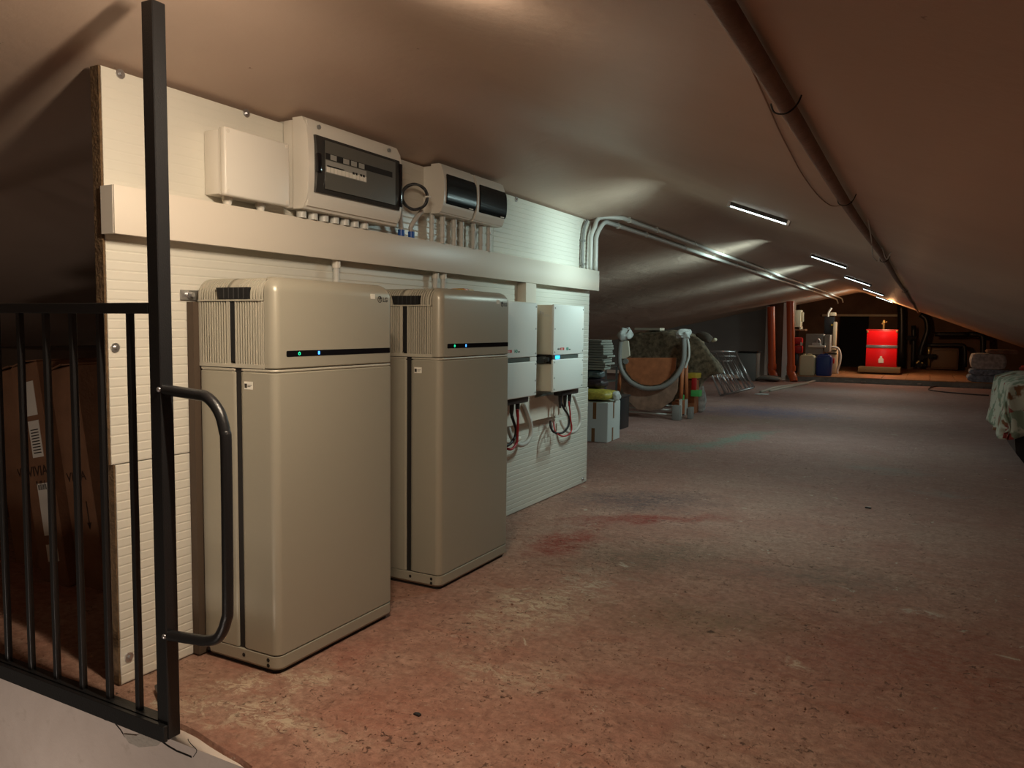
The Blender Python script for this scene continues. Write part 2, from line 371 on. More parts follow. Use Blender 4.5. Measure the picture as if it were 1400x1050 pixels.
def lathe(bm, prof, c=(0, 0, 0), n=20):
    rings = [[bm.verts.new((c[0]+r*math.cos(2*PI*i/n), c[1]+r*math.sin(2*PI*i/n), c[2]+z)) for i in range(n)] for r, z in prof]
    for a, b in zip(rings, rings[1:]):
        for j in range(n): bm.faces.new((a[j], a[(j+1) % n], b[(j+1) % n], b[j]))
    bm.faces.new(rings[0][::-1]); bm.faces.new(rings[-1]); return bm
def text(name, s, size, loc, m, parent, right=(0, 1, 0), up=(0, 0, 1), depth=.0004, bold=0.0, align='LEFT'):
    cu = bpy.data.curves.new(name, 'FONT'); cu.body = s; cu.size = size; cu.extrude = depth; cu.offset = bold; cu.align_x = align
    o = bpy.data.objects.new(name, cu)
    COL.objects.link(o); bpy.context.view_layer.update()
    me = bpy.data.meshes.new_from_object(o.evaluated_get(bpy.context.evaluated_depsgraph_get()))
    COL.objects.unlink(o); bpy.data.objects.remove(o)
    me.materials.clear(); me.materials.append(m)
    r = Vector(right).normalized(); u = Vector(up).normalized(); z = r.cross(u)
    mm = Matrix((r, u, z)).transposed().to_4x4(); mm.translation = Vector(loc)
    me.transform(mm)
    o = bpy.data.objects.new(name, me); COL.objects.link(o); o.parent = parent; return o

# ------------------------------------------------------------------ setting
XW = -1.91                                    # face of the insulated partition
def ceil_z(x):
    l = 1.672+.215*(x-XW); r = 1.772-.38*(x+1.25)
    k = .10; h = max(0, min(1, .5+.5*(r-l)/k)); return r*(1-h)+l*h-k*h*(1-h)*.5
def grid(name, xs, ys, fz, m, parent=None, smooth=True):
    verts = [(x, y, fz(x, y)) for x in xs for y in ys]; ny = len(ys)
    faces = [(i*ny+j, (i+1)*ny+j, (i+1)*ny+j+1, i*ny+j+1) for i in range(len(xs)-1) for j in range(ny-1)]
    me = bpy.data.meshes.new(name); me.from_pydata(verts, [], faces); me.materials.append(m)
    if smooth:
        for p in me.polygons: p.use_smooth = True
    o = bpy.data.objects.new(name, me); COL.objects.link(o)
    if parent: o.parent = parent
    return o
def lin(a, b, n): return [a+(b-a)*i/(n-1) for i in range(n)]
# floor slab with the stair opening in front of it
def floor_edge(x): return 1.212+max(0, min(.040, (-1.33-x)*.18))+.012*noise.noise(Vector((x*9, 3, 0)))+.006*noise.noise(Vector((x*40, 1, 0)))
bm = B()
xs = lin(-7, -1.30, 100); top = []; low = []
for x in xs:
    top.append(bm.verts.new((x, floor_edge(x), 0))); low.append(bm.verts.new((x, floor_edge(x)-.004, -.016)))
far = [bm.verts.new((x, 15.8, 0)) for x in xs]
for i in range(len(xs)-1):
    bm.faces.new((top[i], top[i+1], far[i+1], far[i])); bm.faces.new((low[i], low[i+1], top[i+1], top[i]))
a = [bm.verts.new(p) for p in [(-1.30, -1.5, 0), (3.5, -1.5, 0), (3.5, 15.8, 0)]]
bm.faces.new((a[0], a[1], a[2], far[-1], top[-1]))
struct(obj('floor', bm, M_floor))
# ceiling: two plastered slopes meeting in a soft ridge, hand-trowelled so slightly wavy
def cz(x, y):
    d = .006*noise.noise(Vector((x*1.3+y*.35, y*.55, 2)))+.0045*noise.noise(Vector((x*3.2+y*.7, y*1.1, 7)))
    return ceil_z(x)+d*min(1, max(.12, (y-1.6)/3))
struct(grid('ceiling', lin(-7, 3.3, 140), lin(-1.5, 18.0, 230), cz, M_ceil))
struct(bx('trim_1', -7, 3.3, 17.98, 18.1, 0, 0.001, M_wallbrown)) if False else None
# stairwell wall below the gate
wl = senum('wall_stair', (0, 0, 0))
obj('plaster_face', box(B(), -3.6, -1.30, 1.212, 1.34, -2.4, -.014), M_plaster, wl)
bm = B()                                        # plaster chips and the crack below the gate
def wp(px, py): 
    p = at(px, py, 1.208); return (p.x, p.z)
prism(bm, [wp(*q) for q in [(168, 1004), (176, 1016), (190, 1022), (214, 1020), (222, 1012), (206, 1002), (196, 999), (186, 1006)]], 'Y', 1.2085, 1.215)
obj('bare_patch', bm, mat('bare_render', (.40, .36, .31), .95, bump=.6), wl)
bm = B()
tube(bm, [at(x, y, 1.2116) for x, y in [(134, 978), (144, 984), (156, 987), (165, 998), (170, 1006), (177, 1013)]], .0016, 5)
tube(bm, [at(x, y, 1.2116) for x, y in [(222, 1014), (230, 1020), (242, 1027), (250, 1030), (262, 1035)]], .0022, 5)
tube(bm, smooth_path([at(x, y, 1.2116) for x, y in [(257, 1010), (258, 1013), (262, 1018), (269, 1026), (264, 1035)]]), .0009, 5)
obj('crack', bm, M_dark, wl)
struct(bx('wall_stair_right', -1.30, 3.4, 1.0, 1.02, -2.4, -.2, M_plaster)) if False else None
# terracotta stair nosing in the lower corner
p = atz(326, 1046, -.02)
o = bx('stair_tile', -1.34, -.95, 1.05, 1.195, -.028, -.004, M_tile, None, .004); tag(o, 'orange terracotta tile at the very bottom edge below the gate post', 'tile')
# side walls under the eaves and gables
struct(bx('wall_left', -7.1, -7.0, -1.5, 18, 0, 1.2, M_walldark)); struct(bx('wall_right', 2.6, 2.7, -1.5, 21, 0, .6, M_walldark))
struct(bx('wall_back', -7, 3.4, -1.6, -1.5, 0, 1.9, M_plaster))

# insulated partition: lower and upper sandwich panels, each with pressed horizontal ribs
part = senum('wall_partition')
def panel(y0, y1, z0, z1, rib, name='insulated_panel', label=None):
    bm = B(); prof = []
    z = z0; t = .038
    pitch = .0255
    n = max(1, int(round((z1-z0)/pitch))); pitch = (z1-z0)/n
    for i in range(n):
        a0 = z0+i*pitch
        prof += [(XW-rib, a0), (XW, a0+pitch*.16), (XW, a0+pitch*.88)]
    prof.append((XW-rib, z1))
    poly = prof+[(XW-t, z1), (XW-t, z0)]
    prism(bm, poly, 'Y', y0, y1)
    o = obj(name, bm, M_panel, part, label=label)
    return o
panel(1.312, 3.10, .004, .613, .0010); panel(3.102, 4.585, .004, .613, .0013)
panel(1.300, 4.575, .616, 1.262, .0011)
panel(1.300, 1.938, 1.264, 1.655, .0004); panel(1.941, 3.34, 1.264, 1.662, .0007); panel(3.342, 4.575, 1.264, 1.660, .0016)
bm = B(); box(bm, XW-.036, XW-.003, 1.307, 1.3125, .004, .613); box(bm, XW-.036, XW-.003, 1.294, 1.3005, .616, 1.655)
for i in range(90):
    z = .01+i*.018; y = 1.3 if z > .62 else 1.312
    r = random.uniform(.002, .006); box(bm, XW-.035, XW-random.uniform(.006, .010), y-.002-r*.5, y, z, z+random.uniform(.014, .018))
obj('foam_edge', bm, M_foam, part)
bm = B()
cyl(bm, (XW, 1.318, .929), (XW+.004, 1.318, .929), .0125, 20)
obj('washer', bm, M_chrome, part, True, auto=40)
wash0 = part.children[-1]
bm = B(); cyl(bm, (XW+.004, 1.318, .929), (XW+.010, 1.318, .929), .005, 6)
screw0 = obj('screw', bm, M_chrome, wash0)
for (py_, pz_) in [(1.335, .075), (1.353, 1.648), (1.781, 1.650), (3.575, 1.648), (4.52, .03), (2.57, 1.650)]:
    c = wash0.copy(); COL.objects.link(c); c.parent = part; c.location = (0, py_-1.318, pz_-.929)
    d = screw0.copy(); COL.objects.link(d); d.parent = c

# gable, boiler room
st = senum('wall_far')
bx('step_riser', -2.3, 2.6, 15.8, 15.86, -.02, .085, M_cement, st)
for k in range(14):                               # broken cement lumps along the riser foot
    x = -2.1+k*.24+random.uniform(-.05, .05)
    bx('cement_lump', x, x+random.uniform(.06, .16), 15.8-random.uniform(.015, .05), 15.81, 0, random.uniform(.02, .05), M_cement, st, .008, 1)
bx('back_plaster', -3.0, 2.6, 20.5, 20.6, 0, 2.4, M_wallbrown, st)
bx('gable_band', -2.35, -.6, 20.38, 20.5, 1.32, 1.37, M_cream, st, label='pale lintel over the dark doorway')
bx('doorway', -1.93, -1.31, 20.36, 20.5, .10, 1.32, M_void, st, label='black open doorway')
bx('side_plaster', -6.9, -2.82, 17.0, 17.1, 0, 1.5, M_wallgrey, st)
bx('pier', at(1046, 500, 16.2).x, at(1077, 500, 16.2).x, 16.2, 16.98, 0, 1.56, M_wallbrown, st)
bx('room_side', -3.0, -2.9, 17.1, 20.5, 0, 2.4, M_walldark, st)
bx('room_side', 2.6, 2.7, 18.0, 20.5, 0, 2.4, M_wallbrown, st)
struct(bx('ceiling_boiler_room', -3, 2.7, 18.02, 20.6, 2.3, 2.4, M_wallbrown))
bm = B(); prism(bm, [(-3, ceil_z(-3)+.02), (-1.25, ceil_z(-1.25)+.04), (2.6, ceil_z(2.6)+.02), (2.6, 2.4), (-3, 2.4)], 'Y', 18.02, 18.1)
obj('gable_plaster', bm, M_wallbrown, st)
# tiled platform of the boiler room
pf = senum('floor_boiler_room')
bx('platform_bed', -2.45, 2.6, 15.83, 20.5, .0, .092, M_cement, pf)
t0 = None
for r_ in range(6):
    for c_ in range(12):
        x = -2.36+c_*.40; y = 15.82+r_*.40
        if t0 is None:
            t0 = obj('floor_tile', box(B(), 0, .394, 0, .394, .09, .106, .003, 1), M_tile, pf); t = t0
        else:
            t = t0.copy(); COL.objects.link(t); t.parent = pf
        t.location = (x, y, random.uniform(-.002, .002))
bx('floor_screed', -2.45, 2.6, 18.23, 20.5, .09, .105, M_tile, pf)

# ------------------------------------------------------------------ gate
GY = 1.16
g = thing('stair_gate', 'black steel gate with square post and bars at the stairwell', 'gate', (-1.5, GY, 0))
def L(bm):                                        # shift world-coordinate geometry into the thing's frame
    for v in bm.verts: v.co -= Vector((-1.5, GY, 0))
    return bm
pl, pr = -1.567, -1.531
bm = B(); box(bm, -1.5605, -1.5225, GY, GY+.034, .024, 1.700, .002, 1)
post = obj('post', L(bm), M_black, g, True, auto=30)
bm = B(); box(bm, -3.2, -1.523, GY-.012, GY-.0005, .022, .062, .0015, 1); box(bm, -3.2, -1.561, GY, GY+.028, .056, .064)
obj('bottom_rail', L(bm), M_black, g)
bm = B(); box(bm, -3.2, -1.561, GY, GY+.028, 1.017, 1.042, .0015, 1)
obj('top_rail', L(bm), M_black, g, True, auto=30)
barx = [-1.650, -1.858, -1.969, -2.078, -2.182, -2.286, -2.39]
barx = [at(182, 600, GY+.014).x, at(141, 600, GY+.014).x, at(104, 600, GY+.014).x, at(68, 600, GY+.014).x, at(33, 600, GY+.014).x, at(1, 600, GY+.014).x]
bar0 = None
barx += [barx[-1]-.105*i for i in range(1, 5)]
for x in barx:
    if bar0 is None:
        bar0 = obj('bar', box(B(), -.007, .007, -.007, .007, .048, 1.02, .001, 1), M_black, g); b_ = bar0
    else: b_ = bar0.copy(); COL.objects.link(b_); b_.parent = g
    b_.location = (x+1.5, .014, 0)
bm = B()
hp = [(-1.535, .846), (-1.43, .840), (-1.385, .835), (-1.350, .806), (-1.334, .765), (-1.330, .72), (-1.332, .40), (-1.338, .345), (-1.362, .302), (-1.40, .285), (-1.44, .280), (-1.535, .271)]
path = []
for i in range(len(hp)-1):
    path.append(Vector((hp[i][0], GY+.012, hp[i][1])))
path.append(Vector((hp[-1][0], GY+.012, hp[-1][1])))
tube(bm, smooth_path(path, 6), .0125, 14)
obj('pull_handle', L(bm), M_black, g, True, auto=50, label='bent round pull handle of the gate')
for z in (.846, .272):
    bm = B(); bmesh.ops.create_icosphere(bm, subdivisions=2, radius=.007, matrix=Matrix.Translation((-1.53, GY+.002, z))); obj('weld', L(bm), M_chrome, g, True)
bm = B(); box(bm, -1.80, -1.56, GY+.09, GY+.108, .012, .020, 0, 1, 0, None)
for v in bm.verts: v.co.y += (v.co.x+1.56)*-.55-.05
obj('floor_strut', L(bm), M_black, g)

# ------------------------------------------------------------------ batteries
def rounded_poly(x0, x1, y0, y1, r, corners=(1, 1, 1, 1), k=6):
    out = []
    cs = [(x0+r, y0+r, PI, corners[0], (x0, y0)), (x1-r, y0+r, 1.5*PI, corners[1], (x1, y0)), (x1-r, y1-r, 0, corners[2], (x1, y1)), (x0+r, y1-r, .5*PI, corners[3], (x0, y1))]
    for cx, cyy, a0, on, cn in cs:
        if not on: out.append(cn); continue
        for i in range(k+1):
            a = a0+i/k*PI/2; out.append((cx+r*math.cos(a), cyy+r*math.sin(a)))
    return out
def loft_z(bm, levels, mi=0):
    """levels: list of (poly, z) with same point count"""
    rings = [[bm.verts.new((x, y, z)) for x, y in poly] for poly, z in levels]; n = len(rings[0])
    for a, b in zip(rings, rings[1:]):
        for i in range(n):
            bm.faces.new((a[i], a[(i+1) % n], b[(i+1) % n], b[i])).material_index = mi
    bm.faces.new(rings[0][::-1]); bm.faces.new(rings[-1]); return bm
BW, BD = .535, .300
def make_battery(label):
    t = thing('battery_cabinet', label, 'battery', (0, 0, 0), group=None)
    # local: x 0 (back) .. BD (front), y 0..BW, z up
    bm = B(); loft_z(bm, [(rounded_poly(.012, BD-.012, .012, BW-.012, .02), 0.0), (rounded_poly(.012, BD-.012, .012, BW-.012, .02), .02)])
    obj('foot', bm, M_dark, t)
    r = .026
    bm = B(); P = lambda ins: rounded_poly(ins, BD-ins, ins, BW-ins, r)
    loft_z(bm, [(P(.006), .012), (P(.0), .020), (P(0), .052), (P(.002), .0535)])
    base = obj('base_plinth', bm, M_bronze, t, True, auto=35)
    bm = B()
    for x, z in [(.020, .040), (.020, .024), (.165, .036), (.262, .041), (.262, .025)]:
        cyl(bm, (x, -.0008, z), (x, .004, z), .0058, 12)
    for x, z in [(.165, .036), (.262, .041), (.262, .025)]:
        cyl(bm, (x, BW-.004, z), (x, BW+.0008, z), .0058, 12)
    obj('screw_hole', bm, M_dark, base)
    bm = B(); box(bm, .01, BD-.02, .006, BW-.006, .045, .875); obj('inner_shade_core', bm, M_dark, t)
    # rear module
    bm = B(); R = lambda i: rounded_poly(.0+i, .1455-i, 0+i, BW-i, .010)
    loft_z(bm, [(R(.002), .055), (R(0), .057), (R(0), .858), (R(.002), .860)])
    obj('rear_case', bm, M_bronze, t, True, auto=35)
    bm = B(); Fp = lambda i: rounded_poly(.156+i, BD-i, 0+i, BW-i, .024, (1, 1, 1, 1), 8)
    # small radius at the joint side is fine: both corners read as rounded in the photo
    loft_z(bm, [(Fp(.002), .0565), (Fp(0), .059), (Fp(0), .858), (Fp(.0025), .8605)])
    fc = obj('front_case', bm, M_bronze, t, True, auto=35)
    bm = B(); loft_z(bm, [(Fp(.0035), .8600), (Fp(.0035), .8635)]); loft_z(bm, [(R(.003), .8600), (R(.003), .8635)])
    loft_z(bm, [(Fp(.0005), .8635), (Fp(0), .8665), (Fp(.0010), .8695)]); loft_z(bm, [(R(.0005), .8635), (R(.0), .8695)])
    obj('seam_ridge', bm, M_bronze2, t)
    # side sticker
    bm = B(); box(bm, .182, .2155, -.0006, .001, .812, .834); s = obj('side_label', bm, M_sticker, fc)
    bm = B(); box(bm, .184, .1935, -.0010, 0, .816, .828); box(bm, .196, .212, -.0010, 0, .8235, .825); box(bm, .196, .207, -.0010, 0, .8195, .821); obj('label_print', bm, M_ink, fc)
    # head: smooth front cover with rounded top edge and corners
    bm = B(); zt = 1.128; rr = .044
    prof = []                                  # x-z section of the front cover
    x0, x1 = .262, BD
    lv = []
    Hp = lambda i, top: rounded_poly(x0-(.0 if top < .5 else .0), x1-i, 0+i, BW-i, .026, (0, 1, 1, 0), 8)
    lv = [(Hp(.003, 0), .872), (Hp(0, 0), .875), (Hp(0, 0), zt-rr)]
    for k in range(1, 9):
        a = k/8*PI/2; lv.append((Hp(rr*(1-math.cos(a))*.82, 0), zt-rr+rr*math.sin(a)))
    loft_z(bm, lv)
    cov = obj('front_cover', bm, M_bronze, t, True, auto=32)
    # rear head block that carries the fins (slightly recessed), round-shouldered
    def shoulder(ins, z0, z1, rad):
        pts = [(ins, z0)]
        for k in range(0, 9):
            a = PI-k/8*PI/2; pts.append((ins+rad+rad*math.cos(a), z1-rad+rad*math.sin(a)))
        for k in range(0, 9):
            a = PI/2-k/8*PI/2; pts.append((BW-ins-rad+rad*math.cos(a), z1-rad+rad*math.sin(a)))
        pts.append((BW-ins, z0)); return pts
    bm = B(); prism(bm, shoulder(.012, .872, 1.114, .046), 'X', .004, .262)
    obj('head_shade_core', bm, M_dark, t, True, auto=32)
    bm = B()
    for xa, xb in [(.0, .010), (.114, .126), (.148, .154), (.238, .244)]:
        prism(bm, shoulder(.0005, .872, 1.126, .05), 'X', xa, xb)
    box(bm, 0, .262, 0, BW, .872, .883); 
    box(bm, 0, .255, -.0025, BW+.0025, 1.0600, 1.0640)
    prism(bm, shoulder(.0005, 1.064, 1.126, .05), 'X', .113, .15)
    obj('fin_frame', bm, M_bronze2, t, True, auto=32)
    # fins: two groups on the flank, continuing over the shoulder; the pair of slats beside the cover
    bm = B()
    def fin(x, lo, hi, wdt=.0040):
        if hi < 1.07:
            box(bm, x, x+wdt, .0, .008, lo, hi); box(bm, x, x+wdt, BW-.008, BW, lo, hi)
        else:
            prism(bm, shoulder(.0, lo, hi, .05), 'X', x, x+wdt)
    for grp in (lin(.015, .104, 10), lin(.159, .228, 8), [.248, .2555]):
        for x in grp: fin(x, .883, 1.058)
    for grp in (lin(.014, .104, 10), lin(.156, .252, 10)):
        for x in grp: fin(x, 1.0625, 1.1265)
    o = obj('cooling_fins', bm, M_bronze2, t); o['kind'] = 'stuff'
    # vertical grip groove and raised handle opening, their recess shade painted near-black
    bm = B(); box(bm, .1265, .146, .0015, .008, .890, 1.058); obj('groove', bm, M_void, t)
    bm = B(); box(bm, .1262, .128, -.001, .010, .890, 1.058); obj('groove_lip', bm, M_bronze2, t)
    bm = B(); prism(bm, [(.078, 1.098), (.203, 1.098), (.203, 1.065), (.088, 1.065)], 'Y', -.0035, .020); ho = obj('handle_opening', bm, M_void, t)
    bm = B()
    for x in lin(.108, .186, 5): box(bm, x, x+.004, -.0045, -.002, 1.066, 1.097)
    obj('handle_rib', bm, M_blackpl, ho)
    # display strip, leds, badge
    bm = B(); prism(bm, rounded_poly(.044, .515, .905, .922, .004), 'X', BD-.002, BD+.0008)
    ds = obj('display_strip', bm, M_gloss, cov)
    bm = B()
    for i in range(16):
        a0 = PI/2+.5+i/16*(2*PI-1.0); a1 = PI/2+.5+(i+1)/16*(2*PI-1.0)
        q = [(.094+rr2*math.cos(a), .9135+rr2*math.sin(a)) for a, rr2 in ((a0, .0033), (a1, .0033), (a1, .0045), (a0, .0045))]
        prism(bm, q, 'X', BD+.0006, BD+.0014)
    box(bm, BD+.0006, BD+.0014, .0935, .0945, .914, .919)
    obj('power_light', bm, M_green, cov)
    bm = B(); box(bm, BD+.0006, BD+.0014, .171, .178, .909, .9185); obj('status_light', bm, M_blue, cov)
    bm = B(); box(bm, BD-.001, BD+.0006, .415, .437, 1.080, 1.0955); ws = obj('white_label', bm, M_sticker, cov)
    bm = B(); box(bm, BD+.0004, BD+.001, .418, .435, 1.0895, 1.0905); obj('label_print', bm, M_invside, cov)
    bm = B(); cyc, czc = .462, 1.0795; seg = 28
    def arc(rad0, rad1, a0, a1, n=16):
        for i in range(n):
            u0 = a0+(a1-a0)*i/n; u1 = a0+(a1-a0)*(i+1)/n
            prism(bm, [(cyc+rad0*math.cos(u0), czc+rad0*math.sin(u0)), (cyc+rad1*math.cos(u0), czc+rad1*math.sin(u0)), (cyc+rad1*math.cos(u1), czc+rad1*math.sin(u1)), (cyc+rad0*math.cos(u1), czc+rad0*math.sin(u1))], 'X', BD-.001, BD+.0008)
    arc(.0085, .0108, PI*.5, PI*2.0, 22); arc(.0, .0108, .12, PI*.46, 8)
    box(bm, BD-.001, BD+.0008, cyc-.001, cyc+.001, czc-.005, czc+.005); box(bm, BD-.001, BD+.0008, cyc-.001, cyc+.0055, czc-.005, czc-.0032)
    cyl(bm, (BD-.001, cyc-.0045, czc+.003), (BD+.0008, cyc-.0045, czc+.003), .0016, 8)
    obj('round_emblem', bm, M_ink, cov)
    text('badge_letters', 'LG', .0205, (BD+.0001, .4775, 1.0725), M_ink, cov, bold=.0006)
    return t
bt = make_battery('nearer of the two tall champagne battery cabinets, beside the gate post')
bt.location = (-1.88, 1.564, 0)
bt2 = dup(bt); bt2.location = (-1.88, 2.385, 0); bt2.rotation_euler = (0, 0, 0); bt2.scale = (1, 1, 1.008)
bt2['label'] = 'farther champagne battery cabinet, between its twin and the inverters'
bt['group'] = bt2['group'] = 'battery cabinets along the partition'
br = obj('shadow_strip', box(B(), -.027, -.001, -.018, .02, .006, 1.058), M_darkbrown, bt, label='dark strip behind the cabinet standing in for its shadow')  # added brown strip; its colour stands in for the battery's shadow on the panel
bm = B(); box(bm, -.028, -.024, -.040, .03, 1.062, 1.092, .001, 1); cyl(bm, (-.024, -.012, 1.078), (-.018, -.012, 1.078), .010, 16); cyl(bm, (-.018, -.012, 1.078), (-.006, -.012, 1.078), .007, 6)
obj('bracket_tab', bm, M_chrome, bt, True, auto=35)
# odds and ends left on top of the farther cabinet
o = obj('plastic_sleeve', box(B(), -1.80, -1.62, 2.42, 2.80, 1.127, 1.1295, .0005, 1), mat('clear_sleeve', (.62, .58, .48), .15), smooth=True, auto=30)
tag(o, 'flat pale plastic sleeve lying on top of the farther battery cabinet', 'sleeve')
t = thing('packet', 'small orange and yellow packet on top of the farther battery cabinet', 'packet', (-1.66, 2.66, 1.129))
bm = B(); box(bm, -.03, .03, -.045, .045, 0, .014, .005, 2); obj('wrapper', bm, M_yelpl, t, True, auto=40)
bm = B(); box(bm, -.031, .031, -.04, .002, .001, .0155, .004, 2); obj('label_band', bm, mat('packet_orange', (.5, .16, .02), .4), t, True, auto=40)

# ------------------------------------------------------------------ trunking
TX = XW+.052
t = thing('cable_trunking', 'long white cable trunking running across the partition above the batteries', 'trunking', (XW, 1.28, 1.22))
def LT(bm, o): 
    for v in bm.verts: v.co -= o.location
    return bm
bm = B(); box(bm, XW, TX-.002, 1.296, 4.60, 1.228, 1.345); obj('channel', LT(bm, t), M_trunk, t)
bm = B(); box(bm, TX-.006, TX+.002, 1.290, 4.604, 1.224, 1.349, .002, 2); obj('lid', LT(bm, t), M_trunk, t, True, auto=35)
bm = B(); box(bm, XW, TX-.004, 1.289, 1.297, 1.225, 1.348); obj('end_cap', LT(bm, t), M_pvc, t, label='grey end cap of the trunking')
t = thing('cable_trunking', 'short vertical white trunking dropping between farther battery and first inverter', 'trunking', (XW, 3.62, .60))
bm = B(); box(bm, XW, TX-.002, 3.605, 3.715, .615, 1.223); obj('channel', LT(bm, t), M_trunk, t)
bm = B(); box(bm, TX-.006, TX, 3.60, 3.72, .615, 1.223, .001, 1); obj('lid', LT(bm, t), M_trunk, t, True, auto=35)
t = thing('cable_trunking', 'low horizontal white trunking under the two inverters', 'trunking', (XW, 3.05, .48))
bm = B(); box(bm, XW, TX-.002, 3.02, 4.09, .492, .612); obj('channel', LT(bm, t), M_trunk, t)
bm = B(); box(bm, TX-.006, TX, 3.015, 4.095, .490, .614, .001, 1); obj('lid', LT(bm, t), M_trunk, t, True, auto=35)

# ------------------------------------------------------------------ enclosures above the trunking
def gland(parent, x, y, ztop, r=.013, m=M_pvc):
    bm = B(); cyl(bm, (x, y, ztop), (x, y, ztop-.012), r*1.15, 6); cyl(bm, (x, y, ztop-.012), (x, y, ztop-.03), r, 14, r*.8)
    cyl(bm, (x, y, ztop-.03), (x, y, 1.349), r*.62, 12); return bm
jb = thing('junction_box', 'plain white square junction box left of the fuse box', 'junction box', (XW, 1.615, 1.37))
bm = B(); box(bm, XW+.001, XW+.070, 1.618, 1.866, 1.374, 1.560, .004, 2); obj('body', LT(bm, jb), M_pvc2, jb, True, auto=35)
bm = B(); box(bm, XW+.072, XW+.094, 1.613, 1.871, 1.369, 1.565, .006, 3); box(bm, XW+.066, XW+.074, 1.616, 1.868, 1.372, 1.562)
lid = obj('lid', LT(bm, jb), M_pvc2, jb, True, auto=35)
bm = B()
for y in (1.625, 1.859):
    for z in (1.381, 1.553): cyl(bm, (XW+.093, y, z), (XW+.0955, y, z), .006, 12)
obj('corner_screw', LT(bm, jb), M_pvc, jb, True, auto=35)
for y in (1.667, 1.797):
    bm = gland(jb, XW+.04, y, 1.374, .014); obj('cable_gland', LT(bm, jb), M_pvc, jb, True, auto=35)

fb = thing('fuse_box', 'large white fuse box with a smoked door, half full of breakers', 'fuse box', (XW, 1.93, 1.37))
def bulge(bm, x0, x1, y0, y1, z0, z1, b):
    """housing whose front bows outwards over its height"""
    n = 10; prof = [(x0, z0)]
    for i in range(n+1):
        s = i/n; e = 1-abs(2*s-1)**3
        prof.append((x1-b+b*e, z0+(z1-z0)*s))
    prof.append((x0, z1)); prism(bm, prof, 'Y', y0, y1)
bm = B(); box(bm, XW+.001, XW+.060, 1.937, 2.43, 1.378, 1.664, .006, 2)
obj('back_housing', LT(bm, fb), M_pvc2, fb, True, auto=35)
bm = B(); bulge(bm, XW+.05, XW+.118, 1.93, 2.435, 1.374, 1.667, .018)
bmesh.ops.bevel(bm, geom=[e for e in bm.edges if abs(abs(e.verts[0].co.y-e.verts[1].co.y)) < 1e-6 and min(e.verts[0].co.x, e.verts[1].co.x) > XW+.055 or (e.calc_length() > .4 and e.verts[0].co.x > XW+.09 and (abs(e.verts[0].co.z-1.374) < .001 or abs(e.verts[0].co.z-1.667) < .001))], offset=.009, segments=3, affect='EDGES')
obj('front_frame', LT(bm, fb), M_pvc2, fb, True, auto=35)
bm = B(); bulge(bm, XW+.10, XW+.130, 1.958, 2.412, 1.428, 1.612, .008)
door = obj('smoked_door', LT(bm, fb), M_smoke, fb, True, auto=35)
fx = XW+.1302
bm = B(); box(bm, fx-.001, fx+.0012, 1.995, 2.375, 1.443, 1.600); fld = obj('breaker_field', LT(bm, fb), M_smokein, door)
bm = B(); box(bm, fx, fx+.0022, 1.996, 2.355, 1.540, 1.560); obj('din_slot', LT(bm, fb), M_dark, door)
bm = B(); box(bm, fx, fx+.0022, 1.996, 2.205, 1.497, 1.537); obj('breaker_row', LT(bm, fb), M_module, door)
for i in range(11):
    y = 1.999+i*.0188
    bm = B(); box(bm, fx+.002, fx+.0034, y, y+.016, 1.499, 1.516); obj('breaker', LT(bm, fb), M_pvc if i != 7 else M_sticker, door)
bm = B(); box(bm, fx+.002, fx+.004, 2.002, 2.085, 1.516, 1.5205)
for y in (2.13, 2.145, 2.17, 2.185): box(bm, fx+.002, fx+.004, y, y+.009, 1.513, 1.521)
obj('breaker_lever', LT(bm, fb), M_dark, door)
for y in (2.018, 2.082, 2.122, 2.163):
    bm = B(); box(bm, fx+.002, fx+.0032, y, y+.030, 1.541, 1.558); obj('door_sticker', LT(bm, fb), M_module, door)
bm = B(); box(bm, fx-.006, fx+.010, 1.952, 1.970, 1.490, 1.552, .004, 2); obj('door_latch', LT(bm, fb), M_gloss, fb, True, auto=35)
bm = B(); box(bm, fx-.004, fx+.003, 2.40, 2.418, 1.44, 1.60, .003, 2); obj('door_hinge', LT(bm, fb), M_gloss, fb, True, auto=35)
bm = B()
for y in (1.985, 2.36): cyl(bm, (XW+.11, y, 1.642), (XW+.1165, y, 1.642), .007, 14)
obj('cover_screw', LT(bm, fb), M_conduitd, fb, True, auto=35)
for i, y in enumerate([1.968+.054*k for k in range(7)]):
    bm = B(); cyl(bm, (XW+.05, y, 1.378), (XW+.05, y, 1.349), .0165, 16); obj('cable_gland', LT(bm, fb), M_conduit, fb, True, auto=35)

def meter_box(y0, y1, label):
    t = thing('breaker_box', label, 'breaker box', (XW, y0, 1.46))
    bm = B(); prism(bm, [(XW, y0+.012), (XW+.055, y0+.012), (XW+.055, y1-.012), (XW, y1-.012)], 'Z', 1.470, 1.662); obj('back_housing', LT(bm, t), M_pvc2, t)
    bm = B(); bulge(bm, XW+.04, XW+.112, y0, y1, 1.464, 1.668, .02)
    bmesh.ops.bevel(bm, geom=[e for e in bm.edges if e.calc_length() > .2], offset=.006, segments=2, affect='EDGES')
    obj('front_frame', LT(bm, t), M_pvc2, t, True, auto=35)
    bm = B(); bulge(bm, XW+.09, XW+.118, y0+.018, y1+.003, 1.500, 1.630, .010)
    bmesh.ops.bevel(bm, geom=bm.edges[:], offset=.004, segments=2, affect='EDGES')
    d = obj('black_flap', LT(bm, t), M_cover, t, True, auto=35)
    bm = B(); box(bm, XW+.117, XW+.121, y1-.06, y1-.03, 1.503, 1.507); obj('flap_catch', LT(bm, t), M_sticker, d)
    return t
meter_box(2.735, 2.982, 'nearer small white breaker box with black flap, beside the cable coil')
meter_box(3.004, 3.262, 'farther small white breaker box with black flap, touching the ridge ceiling')
